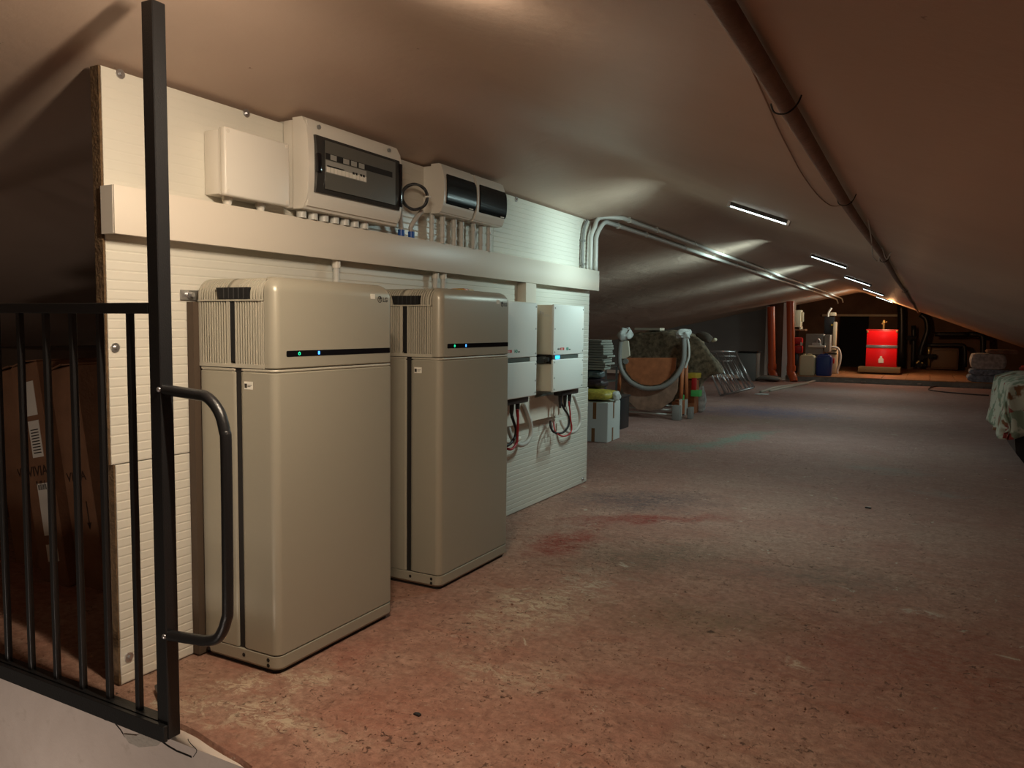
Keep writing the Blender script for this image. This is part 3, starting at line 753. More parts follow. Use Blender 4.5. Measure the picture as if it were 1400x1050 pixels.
for i, (y, x, r_) in enumerate([(2.765, .03, .011), (2.815, .05, .0125), (2.915, .045, .0125), (2.985, .04, .011), (3.07, .05, .0115), (3.10, .03, .011), (3.165, .035, .0125), (3.21, .05, .0115)]):
    bm = B(); cyl(bm, (XW+x, y, 1.470), (XW+x, y, 1.347), r_, 16); cyl(bm, (XW+x, y, 1.440), (XW+x, y, 1.428), r_*1.25, 16); cyl(bm, (XW+x, y, 1.385), (XW+x, y, 1.372), r_*1.25, 16)
    o = obj('conduit_stub', bm, M_conduit, None, True, auto=35)
    tag(o, ('leftmost', 'second', 'third', 'fourth', 'fifth', 'sixth', 'seventh', 'rightmost')[i]+' grey conduit stub'+(' from the left' if 0 < i < 7 else '')+' between the small breaker boxes and trunking', 'conduit', 'conduit stubs under the small breaker boxes')
# coil of black cable with two corrugated sleeves
bm = B(); pts = []; cc = atx(567, 269, XW+.072)
for i in range(150):
    a = i/150*2*PI*4; rr = .050+.0035*math.sin(i*.37); pts.append(cc+Vector((.80, .60, 0))*(rr*math.cos(a))+Vector((0, 0, rr*math.sin(a)))+Vector((-.5, .8, 0))*(.006*math.sin(i*.11)))
tube(bm, pts, .0032, 7)
o = obj('cable_coil', bm, M_blackcab, None, True); tag(o, 'coil of thin black cable hanging beside the fuse box', 'cable')
ct = obj('coil_tie', box(B(), cc.x+.034, cc.x+.050, cc.y+.022, cc.y+.042, cc.z-.002, cc.z+.004), M_sticker, o)
def corr(bm, pts, r, pitch=.005, n=10):
    P = smooth_path(pts, 14)
    # resample
    out = [P[0]]; acc = 0
    for a, b in zip(P, P[1:]):
        d = (b-a).length; s = pitch/2-acc
        while s < d: out.append(a+(b-a)*(s/d)); s += pitch/2
        acc = d-(s-pitch/2)
    tube(bm, out, r, n, rfun=lambda i: r*(1.0 if i % 2 else .84))
for pts, lb in (([atx(547, 272, XW+.06), atx(547, 295, XW+.05), (XW+.04, 2.535, 1.372)], 'straight'), ([atx(577, 288, XW+.065), atx(569, 298, XW+.055), atx(562, 310, XW+.045), (XW+.04, 2.603, 1.372)], 'bent')):
    t = thing('flexible_conduit', lb+' grey corrugated conduit with blue collar below the cable coil', 'conduit', (XW+.04, pts[-1][1], 1.349))
    bm = B(); corr(bm, pts, .0105); obj('sleeve', LT(bm, t), M_greycab, t, True)
    bm = B(); cyl(bm, (XW+.04, pts[-1][1], 1.349), (XW+.04, pts[-1][1], 1.374), .0135, 16); obj('collar', LT(bm, t), M_bluepl, t, True, auto=35)
# feed sleeves between trunking and the battery tops
for y, lb in ((2.166, 'corrugated white sleeve dropping behind the nearer battery cabinet'), (2.80, 'nearer white sleeve dropping behind the farther battery cabinet'), (2.86, 'farther white sleeve dropping behind the farther battery cabinet')):
    t = thing('feed_conduit', lb, 'conduit', (XW+.03, y, 1.05))
    bm = B(); corr(bm, [(XW+.026, y, 1.200), (XW+.026, y, 1.12), (XW+.024, y, 1.02)], .0125, .0085, 12); obj('sleeve', LT(bm, t), M_conduit, t, True)
    bm = B(); cyl(bm, (XW+.026, y, 1.228), (XW+.026, y, 1.198), .0155, 16); obj('collar', LT(bm, t), M_pvc, t, True, auto=35)

# ------------------------------------------------------------------ inverters
def inverter(y0, label, plugs):
    t = thing('inverter', label, 'inverter', (XW, y0, .62))
    W_ = .405; x0 = XW+.055; xf = XW+.165
    bm = B(); box(bm, XW+.001, x0+.01, y0+.05, y0+W_-.05, .70, 1.09); obj('heat_sink', LT(bm, t), M_conduitd, t)
    bm = B(); box(bm, x0, xf-.012, y0+.004, y0+W_-.004, .848, 1.112, .006, 2); obj('upper_body', LT(bm, t), M_invside, t, True, auto=35)
    bm = B(); box(bm, xf-.014, xf, y0, y0+W_, .845, 1.115, .006, 3); up = obj('upper_cover', LT(bm, t), M_inv, t, True, auto=35)
    bm = B(); box(bm, x0, xf-.012, y0+.004, y0+W_-.004, .652, .800, .010, 2); obj('lower_body', LT(bm, t), M_invside, t, True, auto=35)
    bm = B(); box(bm, xf-.014, xf, y0, y0+W_, .648, .823, .006, 3); obj('lower_cover', LT(bm, t), M_inv, t, True, auto=35)
    bm = B(); box(bm, x0+.01, xf-.018, y0+.012, y0+W_-.012, .795, .850); obj('gap_shade_core', LT(bm, t), M_dark, t)
    bm = B(); box(bm, xf-.013, xf-.004, y0+.01, y0+W_*.82, .8245, .8435); obj('display_slot', LT(bm, t), mat('slot_grey', (.10, .12, .11), .3), t)
    bm = B(); box(bm, xf-.01, xf-.001, y0+W_*.82, y0+W_-.002, .8235, .8445); obj('slot_end', LT(bm, t), M_inv, t)
    bm = B(); box(bm, xf-.004, xf-.002, y0+.035, y0+.085, .826, .842); obj('status_light', LT(bm, t), M_blue2 if y0 > 3.5 else mat('dim_led', (.04, .05, .06), .3), t)
    bm = B()
    for z in (1.095, .985, .862, .808, .725, .664):
        for y in (y0+.016, y0+W_-.016): cyl(bm, (xf-.001, y, z), (xf+.0012, y, z), .0045, 10)
    obj('cover_screw', LT(bm, t), M_conduitd, t)
    bm = B(); box(bm, xf-.0005, xf+.0007, y0+.085, y0+.135, .8715, .8845); obj('red_mark', LT(bm, t), M_redpl, up)
    lx = xf+.0003
    def tl(s, size, y, z, m, bold=.0002): 
        o = text('printed_mark', s, size, Vector((lx, y, z))-t.location, m, up, bold=bold)
    tl('solar', .0145, y0+.050, .8745, M_ink); tl('edge', .0145, y0+.092, .8745, M_sticker)
    tl('HD', .021, y0+.163, .870, mat('mark_green', (.02, .28, .20), .5), .0008); tl('wave', .010, y0+.198, .8715, M_ink)
    # embossed outline on the flank, dark connector in the gap, gland plate
    bm = B(); box(bm, x0+.03, x0+.085, y0+.0028, y0+.005, 1.052, 1.054); box(bm, x0+.025, x0+.035, y0+.0028, y0+.005, 1.060, 1.080)
    box(bm, x0+.04, x0+.048, y0+.0028, y0+.005, 1.060, 1.073); box(bm, x0+.055, x0+.075, y0+.0028, y0+.005, 1.060, 1.062); obj('flank_mark', LT(bm, t), M_conduit, t)
    bm = B(); box(bm, x0+.02, xf-.04, y0-.028, y0+.012, .802, .838, .008, 2); cyl(bm, (xf-.05, y0-.015, .824), (xf-.02, y0-.015, .824), .012, 12); obj('side_connector', LT(bm, t), M_blackpl, t, True, auto=35)
    bm = B(); box(bm, x0+.03, xf-.025, min(plugs)-.03, max(plugs)+.075, .615, .650, .008, 2); obj('gland_plate', LT(bm, t), M_blackpl, t, True, auto=35)
    for k, y in enumerate(plugs):
        bm = B(); cyl(bm, (xf-.05, y, .618), (xf-.05, y, .59), .012, 12, .011); cyl(bm, (xf-.05, y, .59), (xf-.05, y, .545), .011, 12, .0055)
        obj('plug', LT(bm, t), M_blackpl, t, True, auto=35)
    return t
inverter(3.106, 'left white inverter, partly hidden behind the farther battery cabinet', [atx(q, 552, XW+.115).y for q in (699.8, 707.6)]+[3.20])
inverter(3.705, 'right white inverter with a lit blue status light', [atx(q, 545, XW+.115).y for q in (766, 772.5, 778.5)])
XC = XW+.11
def cable(name, pxs, r, m, label, cat='cable', corrug=False, x=XC, xend=None, group=None):
    pts = [atx(a_, b_, x) for a_, b_ in pxs]
    if xend is not None:
        n = len(pts)
        for i, p_ in enumerate(pts):
            if i >= n-3:
                q = atx(pxs[i][0], pxs[i][1], x+(xend-x)*(i-(n-4))/3); pts[i] = q
    bm = B()
    if corrug: corr(bm, pts, r, .009, 12)
    else: tube(bm, smooth_path(pts, 6), r, 8)
    o = obj(name, bm, m, None, True); tag(o, label, cat, group); return o
def Z7(a, b): return (690+a/8.075, 530+b/8.075)
XE = XW+.025
cable('cable', [Z7(*q) for q in [(625, 170), (660, 240), (700, 300), (712, 360), (700, 430), (650, 490), (590, 505), (530, 480), (505, 420), (505, 375)]], .0062, M_blackcab, 'thick black cable looping under the right inverter', xend=XE)
cable('cable', [Z7(*q) for q in [(710, 150), (712, 190), (722, 270), (728, 350), (740, 430), (730, 490), (680, 532), (620, 530), (565, 490), (545, 430), (542, 378)]], .0042, M_redcab, 'red cable looping under the right inverter', xend=XE, x=XC+.02)
cable('cable', [Z7(*q) for q in [(665, 170), (690, 250), (695, 330), (690, 420), (640, 485), (580, 490), (530, 455), (520, 380)]], .0030, M_greycab, 'thin grey cable beside the black loop under the right inverter', xend=XE, x=XC-.022)
cable('flexible_conduit', [Z7(*q) for q in [(760, 85), (790, 170), (820, 260), (832, 350), (822, 420), (780, 475), (730, 492), (680, 475), (640, 420), (615, 350)]], .0105, M_greycab, 'grey corrugated conduit arching under the right inverter', 'conduit', True, xend=XE, x=XC-.045)
cable('flexible_conduit', [Z7(*q) for q in [(205, 175), (240, 260), (275, 360), (290, 440), (280, 540), (240, 605), (180, 632), (130, 615), (80, 560), (50, 470), (30, 400)]], .0125, M_greycab, 'grey corrugated conduit arching under the left inverter', 'conduit', True, xend=XE, x=XC-.045)
cable('cable', [Z7(*q) for q in [(75, 290), (100, 380), (125, 460), (115, 540), (70, 610), (20, 640), (-30, 610), (-50, 540), (-55, 460)]], .0075, M_blackcab, 'thick black cable looping under the left inverter', xend=XE)
cable('cable', [Z7(*q) for q in [(141, 240), (145, 300), (146, 400), (142, 500), (135, 600), (95, 665), (50, 680), (0, 650), (-25, 580), (-30, 480)]], .0065, M_redcab, 'red cable looping under the left inverter', xend=XE, x=XC+.02)
cable('cable', [Z7(*q) for q in [(55, 250), (75, 330), (105, 400), (118, 470), (100, 560), (60, 610), (10, 600), (-20, 520), (-25, 450)]], .0035, M_greycab, 'thin grey cable beside the black loop under the left inverter', xend=XE, x=XC-.022)
bm = B(); cyl(bm, atx(691+139/8.075, 530+570/8.075, XC)+Vector((0, -.018, .0)), atx(691+139/8.075, 530+570/8.075, XC)+Vector((0, .012, .004)), .0125, 14)
o = obj('cable_tie', bm, M_sticker, None, True, auto=35); tag(o, 'white cable tie around the red and black cables under the left inverter', 'cable tie')

# ------------------------------------------------------------------ conduits over the ceiling
def run(x, y0, rad, m, label, xs_):
    p = [(xs_, y0, 1.350), (xs_, y0, 1.50), (xs_, y0+.005, 1.56), (xs_+.01, y0+.03, 1.612), (xs_+.02, y0+.09, ceil_z(x)-.028), (x, y0+.2, ceil_z(x)-.022)]
    pts = smooth_path(p, 6); y = y0+.5
    while y < 18.1: pts.append(Vector((x, y, cz(x, y)-.021))); y += .5
    pts += [Vector((x+.03, 18.2, ceil_z(x)-.04)), Vector((x+.05, 18.25, ceil_z(x)-.12))]
    t = thing('ceiling_conduit', label, 'conduit', (x, y0, 1.35))
    bm = B(); tube(bm, pts, rad, 12); obj('tube', LT(bm, t), m, t, True)
    for i, yy in enumerate([y0+.32]+[y0+.9+k*1.0 for k in range(13)]):
        bm = B(); z = cz(x, yy)-.021; cyl(bm, (x, yy-.009, z), (x, yy+.009, z), rad*1.22, 14); box(bm, x-.007, x+.007, yy-.008, yy+.008, z, z+.024)
        obj('clip', LT(bm, t), M_pvc, t, True, auto=35)
    return t
run(-1.745, 4.50, .0135, M_conduit, 'inner grey conduit bending from the trunking onto the ceiling', -1.875)
run(-1.845, 4.565, .0145, M_conduit, 'outer grey conduit bending from the trunking onto the ceiling', -1.868)
t = thing('conduit', 'dark grey conduit rising from the trunking to the ceiling at the partition end', 'conduit', (XW+.02, 4.40, 1.35))
bm = B(); tube(bm, smooth_path([(XW+.018, 4.41, 1.35), (XW+.018, 4.41, 1.5), (XW+.018, 4.43, 1.60), (XW+.018, 4.47, 1.65)]), .009, 12); obj('tube', LT(bm, t), M_conduitd, t, True)
bm = B()
bm.free()
for z in (1.372, 1.515):
    bm = box(B(), XW, XW+.03, 4.40, 4.425, z, z+.014, .002, 1); obj('clip', LT(bm, t), M_conduitd, t, True, auto=35)

# ------------------------------------------------------------------ led tubes on the right slope
for i, (ty, k) in enumerate(TUBES):
    lb = ['nearest short led tube light on the ceiling, larger and brighter than the rest', 'second led tube light from the camera on the ceiling slope', 'third led tube light from the camera on the ceiling slope', 'fourth led tube light from the camera, far down the ceiling', 'farthest led tube light, at the end of the ceiling'][i]
    t = thing('tube_light', lb, 'light', (-.80, ty, ceil_z(-.80)), 0, 'led tube lights down the ceiling'); t.rotation_euler = (0, math.atan(.38), 0)
    bm = B(); box(bm, -.165, .165, -.010, .010, -.018, .004, .002, 1); obj('housing', bm, M_tubeh, t, True, auto=35)
    bm = B(); cyl(bm, (-.15, 0, -.020), (.15, 0, -.020), .0048, 10); obj('diffuser', bm, M_tube, t, True)
    for sx in (-1, 1):
        bm = B(); box(bm, min(sx*.150, sx*.168), max(sx*.150, sx*.168), -.011, .011, -.028, .003, .003, 1); obj('end_cap', bm, M_chrome, t, True, auto=35)

# ------------------------------------------------------------------ pipe and wire under the ceiling
pt = thing('ceiling_pipe', 'thick painted iron pipe running along under the ceiling', 'pipe', (-.22, 0, 1.33))
px_ = -.226
def pz(y): return ceil_z(px_)-.022+.002*math.sin(y*2.1)
bm = B(); y = -.8; pts = []
while y < 18: pts.append((px_+.004*math.sin(y*1.7), y, pz(y))); y += .25
tube(bm, pts, .0135, 16); obj('pipe', LT(bm, pt), M_pipe, pt, True)
for yy in (1.33, 2.35, 4.4, 8.0):
    bm = B(); z = pz(yy); hook = [(px_+.032, yy, z+.020), (px_+.022, yy, z-.004), (px_+.006, yy, z-.016), (px_-.012, yy, z-.013), (px_-.019, yy, z+.002)]
    tube(bm, smooth_path(hook, 5), .0015, 6); obj('hook', LT(bm, pt), M_dark, pt, True)
t = thing('ceiling_wire', 'thin brown wire sagging beside the ceiling pipe', 'wire', (-.25, .9, 1.36))
def cw(px, py, dz=-.004):
    d = ray(px, py)
    for it in range(3):
        pass
    # march to the ceiling
    s = .2
    while s < 30:
        p_ = CAM+d*(s/1060.0)
        if p_.z > ceil_z(p_.x): break
        s *= 1.002
    return p_+Vector((0, 0, dz))
wpts = [cw(985, -60), cw(992, 0), cw(1015, 60), cw(1032, 100), cw(1050, 140), cw(1065, 175), cw(1080, 205), cw(1098, 238), cw(1118, 265), cw(1135, 279), cw(1150, 279), cw(1159, 273)]
bm = B(); tube(bm, smooth_path(wpts, 6), .0016, 6); obj('wire', LT(bm, t), M_wire, t, True)
for q in ((1159, 273),):
    bm = B(); p_ = cw(*q); cyl(bm, p_, p_+Vector((.012, 0, -.006)), .003, 8); obj('nail', LT(bm, t), M_dark, t)
t = thing('ceiling_wire', 'loose loops of pale wire hanging below the far ceiling pipe', 'wire', (-.2, 3, 1.3))
bm = B(); tube(bm, smooth_path([cw(1187, 296, -.01), cw(1192, 318, -.03), cw(1194, 340, -.04), cw(1202, 346, -.04), cw(1205, 335, -.01), cw(1212, 346, -.03), cw(1218, 342, -.01)], 6), .0022, 6); obj('wire', LT(bm, t), M_conduit, t, True)

# ------------------------------------------------------------------ cartons behind the gate
def carton(xb, yb, wd, dp, ht, tilt, label, extra=None):
    t = thing('carton', label, 'box', (xb, yb, wd*0+.002)); t.rotation_euler = (0, -tilt, 0)
    bm = B(); box(bm, -wd, 0, 0, dp, 0, ht, .004, 1); obj('body', bm, M_card, t, True, auto=35)
    bm = B(); 
    prism(bm, [(-wd+.004, ht), (-wd*.52, ht+.012), (-wd*.52, ht+.016), (-wd+.002, ht+.005)], 'Y', .004, dp-.004); prism(bm, [(-.004, ht), (-wd*.48, ht+.008), (-wd*.48, ht+.012), (-.002, ht+.005)], 'Y', .004, dp-.004)
    obj('flap', bm, M_card, t)
    return t
c1 = carton(-2.985, 1.80, .30, .28, .84, .19, 'leftmost tall brown carton leaning behind the gate bars')
text('carton_print', 'VIVIA', .05, (-.19, -.0012, .40), M_cardink, c1, right=(1, 0, 0), up=(0, 0, 1))
c2 = carton(-2.80, 1.72, .17, .28, .86, .19, 'middle tall brown carton with white shipping labels behind the gate bars')
bm = B()
for z0, z1 in ((.66, .79), (.50, .64), (.20, .40), (.10, .165)): box(bm, -.105, -.035, -.0015, .001, z0, z1)
sl = obj('shipping_label', bm, M_sticker, c2)
bm = B()
for k in range(9): box(bm, -.095, -.045, -.0022, -.001, .515+k*.011, .519+k*.011)
for k in range(7): box(bm, -.098+k*.008, -.094+k*.008, -.0022, -.001, .375, .395)
obj('label_print', bm, M_ink, c2)
text('carton_print', 'VIVIA', .055, (-.155, -.0012, .43), M_cardink, c2, right=(1, 0, 0), up=(0, 0, 1))
text('carton_print', 'II  III  I', .022, (-.11, -.0012, .345+.05), M_cardink, c2, right=(1, 0, 0))
c3 = carton(-2.635, 1.76, .16, .26, .85, .19, 'rightmost tall brown carton beside the partition edge, behind the gate')
text('carton_print', 'VIVIA', .05, (-.14, -.0012, .42), M_cardink, c3, right=(1, 0, 0))
bm = B(); box(bm, -.045, -.040, -.0014, 0, .24, .34); prism(bm, [(-.055, .26), (-.03, .26), (-.0425, .235)], 'Y', -.0014, 0); obj('arrow_print', bm, M_cardink, c3)
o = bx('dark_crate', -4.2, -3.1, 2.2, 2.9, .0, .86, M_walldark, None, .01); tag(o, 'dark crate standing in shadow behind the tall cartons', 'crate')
o = bx('dark_bundle', -3.5, -2.98, 2.12, 2.19, .88, .98, M_walldark, None, .01) if False else None

# ------------------------------------------------------------------ storage along the left eaves
def rumple(bm, amp, scale, seed=0):
    for v in bm.verts:
        n = noise.noise_vector(v.co*scale+Vector((seed, seed*1.7, 0))); v.co += n*amp
def blobmesh(c, s, amp=.03, scale=8, seed=1, sub=4, flat=True):
    bm = B(); bmesh.ops.create_icosphere(bm, subdivisions=sub, radius=1)
    for v in bm.verts:
        if flat: v.co = Vector((math.copysign(abs(v.co.x)**.6, v.co.x), math.copysign(abs(v.co.y)**.6, v.co.y), math.copysign(abs(v.co.z)**.7, v.co.z)))
        v.co = Vector((v.co.x*s[0], v.co.y*s[1], v.co.z*s[2]))
    rumple(bm, amp, scale, seed)
    mz = min(v.co.z for v in bm.verts)
    for v in bm.verts: v.co += Vector((c[0], c[1], c[2]-mz))
    return bm
t = thing('taped_carton', 'white carton closed with brown tape, at the end of the partition', 'box', (-2.76, 6.22, 0)); t.rotation_euler = (0, 0, .04)
bm = B(); box(bm, 0, .35, 0, .34, 0, .345, .004, 1); obj('body', bm, M_boxwhite, t, True, auto=35)
for b6 in [(.348, .3525, .14, .168, .20, .345), (.348, .3525, .12, .15, 0.002, .12), (0.0, .35, .155, .195, .343, .3475), (.215, .245, -.002, 0, .20, .345), (.205, .235, -.002, 0, 0.002, .12)]:
    obj('tape', box(B(), *b6), M_tape, t)
o = obj('plastic_bag', blobmesh((-2.585, 6.40, .348), (.17, .16, .045), .012, 14, 2), M_yellow, None, True); tag(o, 'crumpled yellow bag on the taped white carton', 'bag')
o = obj('plastic_bag', blobmesh((-2.405, 6.42, .352), (.022, .06, .04), .012, 25, 4), M_boxwhite, None, True); tag(o, 'small white bag at the edge of the yellow bag', 'bag')
o = obj('tool_bag', blobmesh((-2.66, 6.52, .440), (.12, .10, .044), .010, 18, 5), mat('dark_bag', (.05, .03, .035), .5, var=.5, vscale=30), None, True); tag(o, 'dark maroon bag lying on the yellow bag', 'bag')
o = obj('helmet_bag', blobmesh((-2.68, 6.54, .530), (.10, .09, .040), .008, 18, 8), mat('glossy_teal_bag', (.10, .14, .15), .2, var=.5, vscale=20), None, True); tag(o, 'glossy dark grey bundle under the stack of magazines', 'bag')
for k in range(12):
    h = .022; z = .614+k*.0225
    o = bx('magazine', -.11, .11, -.10, .10, 0, .019, mat('magazine_paper', (.30+.05*random.random(), .31, .27), .7) if k < 2 else bpy.data.materials['magazine_paper'], None, .002, 1)
    o.location = (-2.645+random.uniform(-.018, .018), 6.56+random.uniform(-.01, .01), z); o.rotation_euler = (0, 0, random.uniform(-.2, .2))
    tag(o, ('lowest', 'second', 'third', 'fourth', 'fifth', 'sixth', 'seventh', 'eighth', 'ninth', 'tenth', 'eleventh', 'topmost')[k]+(' pale magazine from the bottom of the stack at the partition end' if 0 < k < 11 else ' pale magazine of the stack at the partition end'), 'magazine', 'magazines stacked at the partition end')
t = thing('black_crate', 'black crate between the taped carton and the folded chair', 'crate', (at(826, 560, 7.1).x, 7.1, 0))
bm = B(); box(bm, 0, .17, 0, .25, 0, .31, .01, 2); obj('body', bm, M_blackpl, t, True, auto=35)
bm = B(); box(bm, -.01, .18, -.01, .26, .31, .33, .005, 1); obj('rim', bm, M_blackpl, t, True, auto=35)
t = thing('low_shelf', 'low white wire shelf in the dark behind the folded chair', 'shelf', (-4.65, 9.1, 0))
for z in (.30, .48):
    bm = B(); box(bm, 0, 1.1, 0, .4, z, z+.018); obj('shelf_board', bm, M_cabinet, t)
bm = B()
for x in (0, 1.08):
    for y in (0, .38): box(bm, x, x+.02, y, y+.02, 0, .50)
obj('shelf_post', bm, M_conduitd, t)

# folded chair: grey U tube, terracotta panels, plastic feet, bagged ends
fc = thing('folding_chair', 'folded baby chair with grey U-shaped tube and terracotta fabric', 'chair', (-2.67, 8.2, 0))
def A8(px, py, Y=8.2): return at(px, py, Y)-fc.location
u = [(849, 462), (847, 485), (848, 500), (853, 512), (863, 523), (877, 530), (890, 531.5), (905, 529), (918, 521), (928, 509), (934, 495), (935.5, 480), (935, 458)]
bm = B(); tube(bm, smooth_path([A8(*q, Y=8.12) for q in u], 6), .026, 14); obj('curved_tube', bm, M_greytube, fc, True)
bm = B(); P2 = [(855, 489), (925, 489), (924, 505), (915, 517), (903, 525), (890, 527), (877, 525), (865, 518), (857, 507)]
prism(bm, [(A8(*q).x, A8(*q).z) for q in P2], 'Y', -.02, .0); obj('back_panel', bm, M_terra, fc)
bm = B(); P3 = [(852, 512), (862, 525), (877, 533), (890, 535), (905, 532), (919, 524), (929, 511), (927, 535), (920, 548), (906, 558), (890, 561), (873, 559), (858, 545), (852, 530)]
prism(bm, [(A8(*q).x, A8(*q).z) for q in P3], 'Y', -.05, -.02); obj('seat_fabric', bm, M_brownfab, fc)
for q0, q1, Yd in (((849, 505), (846, 535), 8.24), ((933, 500), (931, 545), 8.24), ((938, 496), (938.5, 545), 8.4)):
    bm = B(); a_, b_ = A8(*q0, Y=Yd), A8(*q1, Y=Yd); tube(bm, [a_, (a_+b_)/2, b_], .022, 8); obj('side_rail', bm, mat('orange_rail', (.50, .16, .06), .5) if q0[0] == 849 else bpy.data.materials['orange_rail'], fc, True)
for q0, q1, Yd in (((846, 532), (846, 560), 8.24), ((931, 542), (931, 565), 8.24), ((938.5, 542), (938.5, 562), 8.4)):
    bm = B(); a_, b_ = A8(*q0, Y=Yd), A8(*q1, Y=Yd); box(bm, a_.x-.012, a_.x+.012, a_.y-.012, a_.y+.012, .04, a_.z); obj('leg', bm, M_conduit, fc)
for (x0, x1, h_, yd) in ((843.5, 855, .13, 0), (919.5, 930.5, .16, 0), (934, 940, .13, .2)):
    a_ = A8(x0, 560); b_ = A8(x1, 560); bm = B(); box(bm, a_.x, b_.x, yd-.03, yd+.07, 0, h_, .008, 2); obj('foot', bm, M_greytube, fc, True, auto=35)
for z, yd in ((.10, .05), (.055, .02), (.14, .12)):
    bm = B(); cyl(bm, (A8(850, 560).x, yd, z), (A8(925, 560).x, yd, z), .009, 8); obj('cross_bar', bm, M_conduit, fc, True)
bm = B(); cyl(bm, A8(856, 494, 8.18)+Vector((0, -.02, 0)), A8(856, 494, 8.18), .03, 20); obj('hinge_disc', bm, M_greytube, fc, True, auto=35)
for (px, py, sx, sz, sd) in ((855, 459, .075, .065, 3), (934, 459, .075, .045, 6)):
    o = obj('bag_wrap', blobmesh(A8(px, py, 8.12)+Vector((0, 0, -sz)), (sx, .06, sz), .03, 20, sd), M_boxwhite, fc, True, label='white plastic bag wrapped over the tube end')
bm = B(); prism(bm, [(A8(*q).x, A8(*q).z) for q in [(853, 465), (862, 466), (864, 486), (858, 490), (852, 490)]], 'Y', -.08, -.05); obj('hanging_sleeve', bm, M_invside, fc)
bm = B(); tube(bm, smooth_path([A8(*q, Y=8.15) for q in [(940, 462), (942, 475), (942, 487), (939, 497), (937, 503)]], 6), .012, 8); obj('strap', bm, M_conduit, fc, True)

# toy tower, bundles, drying racks
t = thing('toy_bin', 'terracotta plastic bin with yellow, red and green parts behind the folded chair', 'toy', (-2.5, 8.9, 0))
def A9(px, py, Y=8.9): return at(px, py, Y)-t.location
def pxbox(par, name, x0, x1, y0, y1, m, Y, d, org, bev=.006):
    a_ = at(x0, y1, Y)-org; b_ = at(x1, y0, Y)-org; bm = B(); box(bm, a_.x, b_.x, a_.y, a_.y+d, max(a_.z, -org.z), b_.z, bev, 2); return obj(name, bm, m, par, True, auto=35)
pxbox(t, 'bin_body', 936, 950, 520, 566, M_terra, 8.9, .2, t.location); pxbox(t, 'yellow_lid', 936.5, 951.5, 511, 517.5, M_yelpl, 8.86, .25, t.location)
pxbox(t, 'red_column', 945, 951.5, 517, 534, M_redpl, 8.84, .05, t.location); pxbox(t, 'green_ring', 944, 956.5, 534, 542, M_greenpl, 8.8, .12, t.location)
t = thing('toy_box', 'low terracotta box with a green block beside the chair foot', 'toy', (-2.62, 8.6, 0))
pxbox(t, 'box_body', 918, 930, 550, 564, M_terra, 8.52, .2, t.location); pxbox(t, 'green_block', 929, 934.5, 540, 547, M_greenpl, 8.5, .04, t.location); pxbox(t, 'base', 922, 934, 547, 566, M_terra, 8.6, .2, t.location)
def heap(name, label, cat, pxs, Y, th, m, seed, amp=.035, div=7):
    """a rumpled heap whose outline in the XZ plane follows the given corners, with real depth"""
    cs = [at(a_, b_, Y) for a_, b_ in pxs]; cxm = sum(c.x for c in cs)/len(cs); zm = min(c.z for c in cs)
    bm = B(); prism(bm, [(c.x, c.z) for c in cs], 'Y', Y-th/2, Y+th/2)
    bmesh.ops.triangulate(bm, faces=bm.faces[:]); bmesh.ops.subdivide_edges(bm, edges=bm.edges[:], cuts=div, use_grid_fill=True)
    bmesh.ops.smooth_vert(bm, verts=bm.verts[:], factor=.5, use_axis_x=True, use_axis_y=True, use_axis_z=True)
    for k in range(6): bmesh.ops.smooth_vert(bm, verts=bm.verts[:], factor=.5, use_axis_x=True, use_axis_y=True, use_axis_z=True)
    for v in bm.verts:
        v.co += noise.noise_vector(v.co*7+Vector((seed, 0, 0)))*amp; v.co.z = max(v.co.z, .004)
    o = obj(name, bm, m, None, True); tag(o, label, cat); return o
heap('fabric_bundle', 'big bundle of olive patterned fabric behind the folded chair', 'fabric', [(862, 462), (880, 452), (915, 452), (945, 456), (962, 466), (955, 500), (948, 530), (948, 578), (850, 578), (852, 500)], 9.8, .5, M_flower, 1)
heap('fabric_bundle', 'draped floral cover sloping down towards the metal drying racks', 'fabric', [(938, 458), (955, 460), (968, 478), (985, 500), (990, 511), (975, 512), (962, 520), (950, 548), (940, 548)], 9.3, .22, M_flower, 4, .02, 4)
heap('folded_bag', 'dark folded bag on top of the fabric pile', 'bag', [(950, 454), (965, 453), (975, 460), (970, 472), (955, 464)], 9.6, .3, M_walldark, 5, .015, 3)
heap('paper_bag', 'pale yellow crumpled paper beside the dark folded bag', 'bag', [(972, 464), (978, 460), (983, 467), (970, 470)], 9.8, .15, M_cream, 6, .01, 2)
o = bx('flat_board', -.17, .17, -.1, .1, 0, .03, M_invside); o.location = at(890, 453, 9.8)+Vector((-.02, 0, .015)); tag(o, 'pale flat board on top of the fabric bundle', 'board')
o = obj('plastic_bag', blobmesh(at(959, 556, 9.12)*1+Vector((0, 0, 0)), (.05, .04, .15), .02, 14, 9), M_linen, None, True); o.location.z -= 0; tag(o, 'small black and white bag between the toy bin and the racks', 'bag')
zz = min(v.co.z for v in o.data.vertices)
for v in o.data.vertices: v.co.z -= zz-.001
def rack(p, label, n, Yd):
    t = thing('drying_rack', label, 'rack', (at(*p[3], Yd).x, Yd, 0))
    bot = atz(*p[2]); 
    q = [at(a_, b_, Yd)-t.location for a_, b_ in p]
    for c in q: 
        c.y += (c.z)*.10
    bm = B()
    for a_, b_ in zip(q, q[1:]+q[:1]): cyl(bm, a_, b_, .014, 8)
    obj('frame', bm, M_chrome, t, True)
    bm = B()
    for i in range(1, n):
        s = i/n; a_ = q[0].lerp(q[1], s); b_ = q[3].lerp(q[2], s); cyl(bm, a_, b_, .006, 6)
    obj('rod', bm, M_chrome, t, True)
    zl = min(c.z for c in q)-.014
    for ch in t.children:
        for v in ch.data.vertices: v.co.z -= zl
    return t
